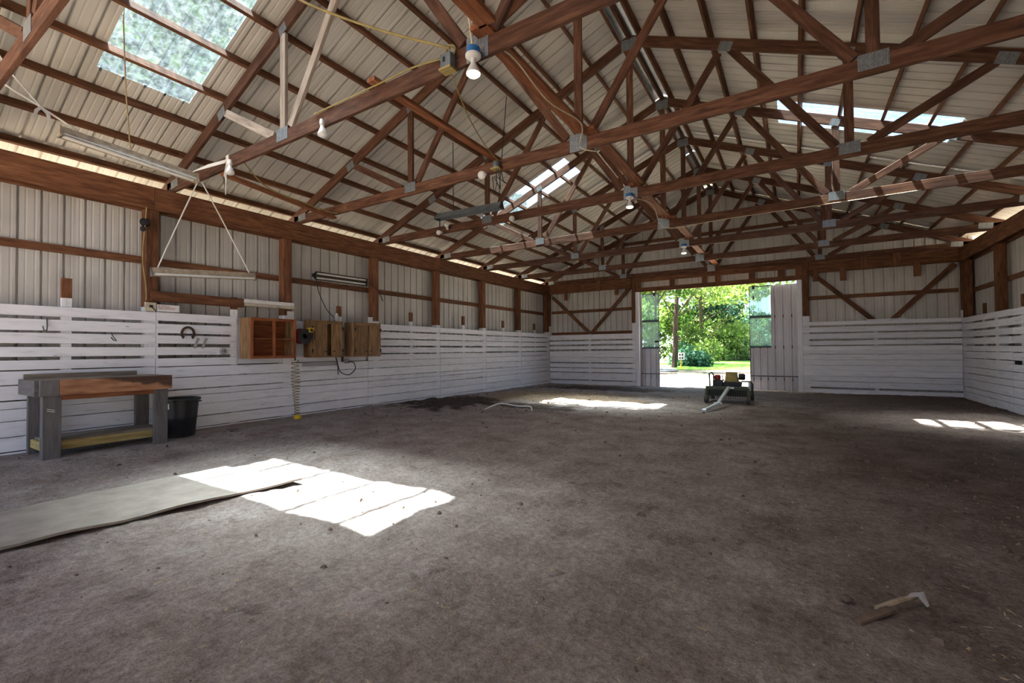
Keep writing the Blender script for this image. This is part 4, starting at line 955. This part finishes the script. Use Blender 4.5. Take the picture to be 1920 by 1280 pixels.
def scatter(name, n, area, size, mat, label, cat, seed, flat=.25, dens=None, long_=1.0):
    q = np.random.RandomState(seed); b_v = []; b_f = []
    c = 0; tries = 0
    while c < n and tries < n * 30:
        tries += 1; x = q.uniform(*area[0]); y = q.uniform(*area[1])
        if dens and q.rand() > dens(x, y): continue
        s = size[0] * (size[1] / size[0]) ** (q.rand() ** 2); a = q.uniform(0, 6.28); z = fz(x, y)
        ca, sa = math.cos(a), math.sin(a); k = len(b_v); l = long_ * q.uniform(.6, 1.5)
        tx = q.uniform(-.3, .3)
        pts = [(-l, -.6, 0), (l * .8, -.8, 0), (l, .7, 0), (-l * .7, .8, 0), (-l * .5, -.3, 1), (l * .5, -.2, 1.1), (l * .4, .4, .9), (-l * .4, .3, 1)]
        for px_, py_, pz_ in pts:
            u_ = px_ * q.uniform(.8, 1.2); v_ = py_ * q.uniform(.8, 1.2)
            b_v.append((x + (u_ * ca - v_ * sa) * s, y + (u_ * sa + v_ * ca) * s, z - s * .1 + pz_ * s * 2 * flat + u_ * tx * s * .3))
        b_f += [tuple(k + i for i in f) for f in BOXF]; c += 1
    b = MB(); b.v = b_v; b.f = b_f
    return tag(b.build(name, mat, None, False, (0, 0, 0)), label, cat, kind='stuff')
scatter('dirt_clods', 1700, ((XL + .15, XR - .1), (.6, 12.8)), (.005, .026), 'clod', 'scattered dark dirt clods on the barn floor', 'dirt', 1, .45,
        lambda x, y: .05 + .9 * (math.exp(-((x - 1.5) / .6) ** 2 - ((y - 3.3) / 1.3) ** 2) + math.exp(-((x + 6.2) / .9) ** 2 - ((y - 7.2) / 1.4) ** 2) + .7 * math.exp(-((x + 4.8) / 1.2) ** 2 - ((y - 7.3) / .7) ** 2)))
scatter('wood_shavings', 6500, ((XL + .1, XR - .1), (.7, 12.8)), (.003, .009), 'shaving', 'scattered pale wood shavings and straw bits on the floor', 'shavings', 2, .12,
        lambda x, y: .10 + .9 * math.exp(-((x + 4.9) / 1.5) ** 2 - ((y - 9.6) / 1.0) ** 2) + .3 * (abs(x + 2.4 - .2 * math.sin(y * 2)) < .12) + .5 * (y < 4.5 and x > .3 + .3 * (y - 2)), 2.6)
scatter('pebbles', 2600, ((XL + .3, XR - .2), (.8, 8)), (.0025, .007), 'pebble', 'scattered small pebbles in the dirt', 'pebbles', 3, .4)

# ------------------------------------------------------------------ outdoors
def leaves(rs, blobs, n, size):
    """leaf quads scattered through ellipsoid clumps -> (verts, quads)"""
    wt = np.array([b_[3] * b_[4] * b_[5] for b_ in blobs]) ** .67; wt /= wt.sum(); idx = rs.choice(len(blobs), n, p=wt); B = np.array(blobs)[idx]
    d = rs.normal(size=(n, 3)); d /= np.linalg.norm(d, axis=1)[:, None]; r = rs.rand(n) ** .4
    c = B[:, :3] + d * r[:, None] * B[:, 3:6]
    a = rs.normal(size=(n, 3)); a /= np.linalg.norm(a, axis=1)[:, None]; b = np.cross(a, rs.normal(size=(n, 3))); b /= np.linalg.norm(b, axis=1)[:, None]
    s = size * rs.uniform(.6, 1.4, n)[:, None]; v = np.stack([c - a * s, c + b * s * .5, c + a * s, c - b * s * .5], 1).reshape(-1, 3)
    return v
def leafmesh(name, v, mat, parent):
    n = len(v) // 4; me = bpy.data.meshes.new(name); me.vertices.add(len(v)); me.vertices.foreach_set('co', v.ravel().astype('f'))
    me.loops.add(len(v)); me.loops.foreach_set('vertex_index', np.arange(len(v)).astype('i')); me.polygons.add(n)
    me.polygons.foreach_set('loop_start', (np.arange(n) * 4).astype('i')); me.polygons.foreach_set('loop_total', np.full(n, 4, 'i')); me.update(calc_edges=True)
    me.materials.append(M[mat]); o = bpy.data.objects.new(name, me); SC.collection.objects.link(o); own(o, parent); return o
def tree(x, y, h, cr, label, mat, seed, n=5000, size=.16, trunk=.18, lean=(0, 0), low=.3, cat='tree', group=None, name='tree', nb=14):
    rs = np.random.RandomState(seed); t = empty(name, (x, y, -.04), label, cat, group)
    b = MB(); tp = Vector((x + lean[0], y + lean[1], h * .82))
    P = [Vector((x, y, -.1)).lerp(tp, k / 6) + Vector((rs.uniform(-.1, .1), rs.uniform(-.1, .1), 0)) * (k > 0) for k in range(7)]
    b.tube(P, [trunk * (1 - .8 * k / 6) for k in range(7)], 8)
    blobs = []
    for k in range(nb):
        a = rs.uniform(0, 6.28); q = rs.rand() ** .5; zz = low + (1 - low) * rs.rand(); rr = cr * q * (1.15 - .75 * abs(zz - .55))
        ax = Vector((x + lean[0] * zz, y + lean[1] * zz, 0)); c = (ax.x + rr * math.cos(a), ax.y + rr * math.sin(a), h * zz * .93)
        e = cr * rs.uniform(.28, .5); blobs.append((*c, e, e, e * .75))
        i = min(5, int(zz * .7 * 6)); b.tube([P[i], (P[i] + Vector(c)) / 2 + Vector((0, 0, -.05 * h * rs.rand())), Vector(c)], [trunk * .22, trunk * .13, trunk * .05], 5)
    b.build('trunk', 'bark', t, True); leafmesh('crown', leaves(rs, blobs, n, size), mat, t); return t
def bush(x, y, h, r, label, mat, seed, n=1500, size=.12, group=None):
    rs = np.random.RandomState(seed); t = empty('bush', (x, y, -.04), label, 'bush', group)
    blobs = [(x + rs.uniform(-.7, .7) * r, y + rs.uniform(-.7, .7) * r, h * rs.uniform(.2, .75), r * .5, r * .5, h * .4) for k in range(7)]
    leafmesh('foliage', leaves(rs, blobs, n, size), mat, t)
    b = MB()
    for k in range(5): b.tube([(x, y, -.05), (blobs[k][0], blobs[k][1], blobs[k][2])], [.03, .01], 5)
    b.build('stems', 'bark', t); return t
# ray helper: ground position seen at a pixel column, at distance y
def atpx(px, y):
    u_ = (px - 960) / F_PX; d = Vector((-math.sin(YAW), math.cos(YAW), 0)) + Vector((math.cos(YAW), math.sin(YAW), 0)) * u_
    return d.x * y / d.y
tree(atpx(1263, 27), 27, 11, 4.0, 'tall leaning tree with a dark bare trunk out in the yard', 'leaf3', 21, 5000, .15, .17, (.55, .2), .36)
tree(atpx(1232, 23), 23, 8, 2.2, 'dense dark tree at the shaded edge of the doorway view', 'leaf1', 22, 6000, .13, .1, (0, 0), .04, nb=22)
tree(atpx(1316, 34), 34, 11, 4.0, 'leafy mid-green tree behind the bare trunk', 'leaf3', 23, 6500, .16, .14, (0, 0), .14)
tree(atpx(1362, 40), 40, 6.6, 2.8, 'rounded blue-green tree toward the open door leaf', 'leaf4', 24, 6000, .15, .14, (0, 0), .05, nb=18)
tree(atpx(1338, 46), 46, 9.5, 3.4, 'lighter tree rising behind the blue-green one', 'leaf3', 25, 5500, .18, .16, (0, 0), .1)
tree(atpx(1290, 52), 52, 13, 5.0, 'big background tree beyond the sign', 'leaf1', 26, 6500, .22, .2, (0, 0), .12)
tree(atpx(1396, 55), 55, 5.6, 3.6, 'low wide tree seen through the ribbed door panes', 'leaf4', 27, 5000, .18, .2, (0, 0), .05)
tree(atpx(1222, 40), 40, 11, 4.4, 'tree behind the narrow door leaf panes', 'leaf1', 28, 6000, .2, .2, (0, 0), .05)
tree(atpx(1432, 74), 74, 5.5, 4.5, 'distant tree low in the ribbed panes', 'leaf1', 29, 4500, .24, .25, (0, 0), .05)
bush(atpx(1290, 29), 29, 1.6, 1.3, 'dark shrub beside the white yard sign', 'leaf4', 31); bush(atpx(1310, 31), 31, 1.7, 1.2, 'pale flowering shrub under the mid-green tree', 'leaf3', 32)
bush(atpx(1375, 36), 36, 1.9, 1.7, 'shrub mound at the meadow rim', 'leaf3', 33); bush(atpx(1352, 38), 38, 2.2, 1.8, 'dark hollow shrub below the blue-green tree', 'leaf2', 34)
# meadow strip, driveway, sign
b = MB(); b.add([(atpx(1200, 24), 24.5, -.02), (atpx(1430, 26), 27, -.02), (atpx(1430, 34), 36, .25), (atpx(1200, 34), 36, .15)], [(0, 1, 2, 3)]); tag(b.build('lawn', 'meadow'), 'green grass strip at the foot of the trees', 'grass', kind='structure')
b = MB(); b.add([(atpx(1225, 23), 23, .0), (atpx(1272, 23.5), 23.5, .0), (atpx(1258, 28), 28, .05), (atpx(1225, 30), 30, .05)], [(0, 1, 2, 3)]); tag(b.build('driveway', 'road'), 'grey driveway corner at the edge of the doorway view', 'driveway', kind='structure')
sx = atpx(1276, 26); t = empty('yard_sign', (sx, 26, 0), 'small white board sign on posts in front of the trees', 'sign')
box('post', (sx - .03, sx + .03), (26, 26.05), (-.1, .5), 'yellow', t); box('panel', (sx - .12, sx + .2), (25.96, 26.0), (.5, .9), 'paintwhite', t)
for i in range(2):
    for j in range(2): box('dark_mark', (sx - .08 + .14 * i, sx + 0 + .14 * i), (25.945, 25.96), (.55 + .18 * j, .65 + .18 * j), 'dark', t)
# trees on the workbench side, seen through the near skylight
for k, (x, y, h, c, m_) in enumerate([(-15, 5.5, 17, 4.2, 'leaf1'), (-15.5, 17, 14, 4.0, 'leaf4'), (-15, -6, 15, 4.0, 'leaf2'), (-28, 10, 23, 5.6, 'leaf4'), (-29, 25, 22, 5.2, 'leaf1')]):
    tree(x, y, h, c, ['tall tree outside the workbench wall nearest the skylight', 'blue-green tree outside the workbench wall', 'dark tree outside behind the near skylight corner', 'bright green tree farther out beyond the workbench wall', 'leafy tree far out past the corner of the barn'][k], m_, 50 + k, 16000, .24, .25, (0, 0), .25, nb=26)
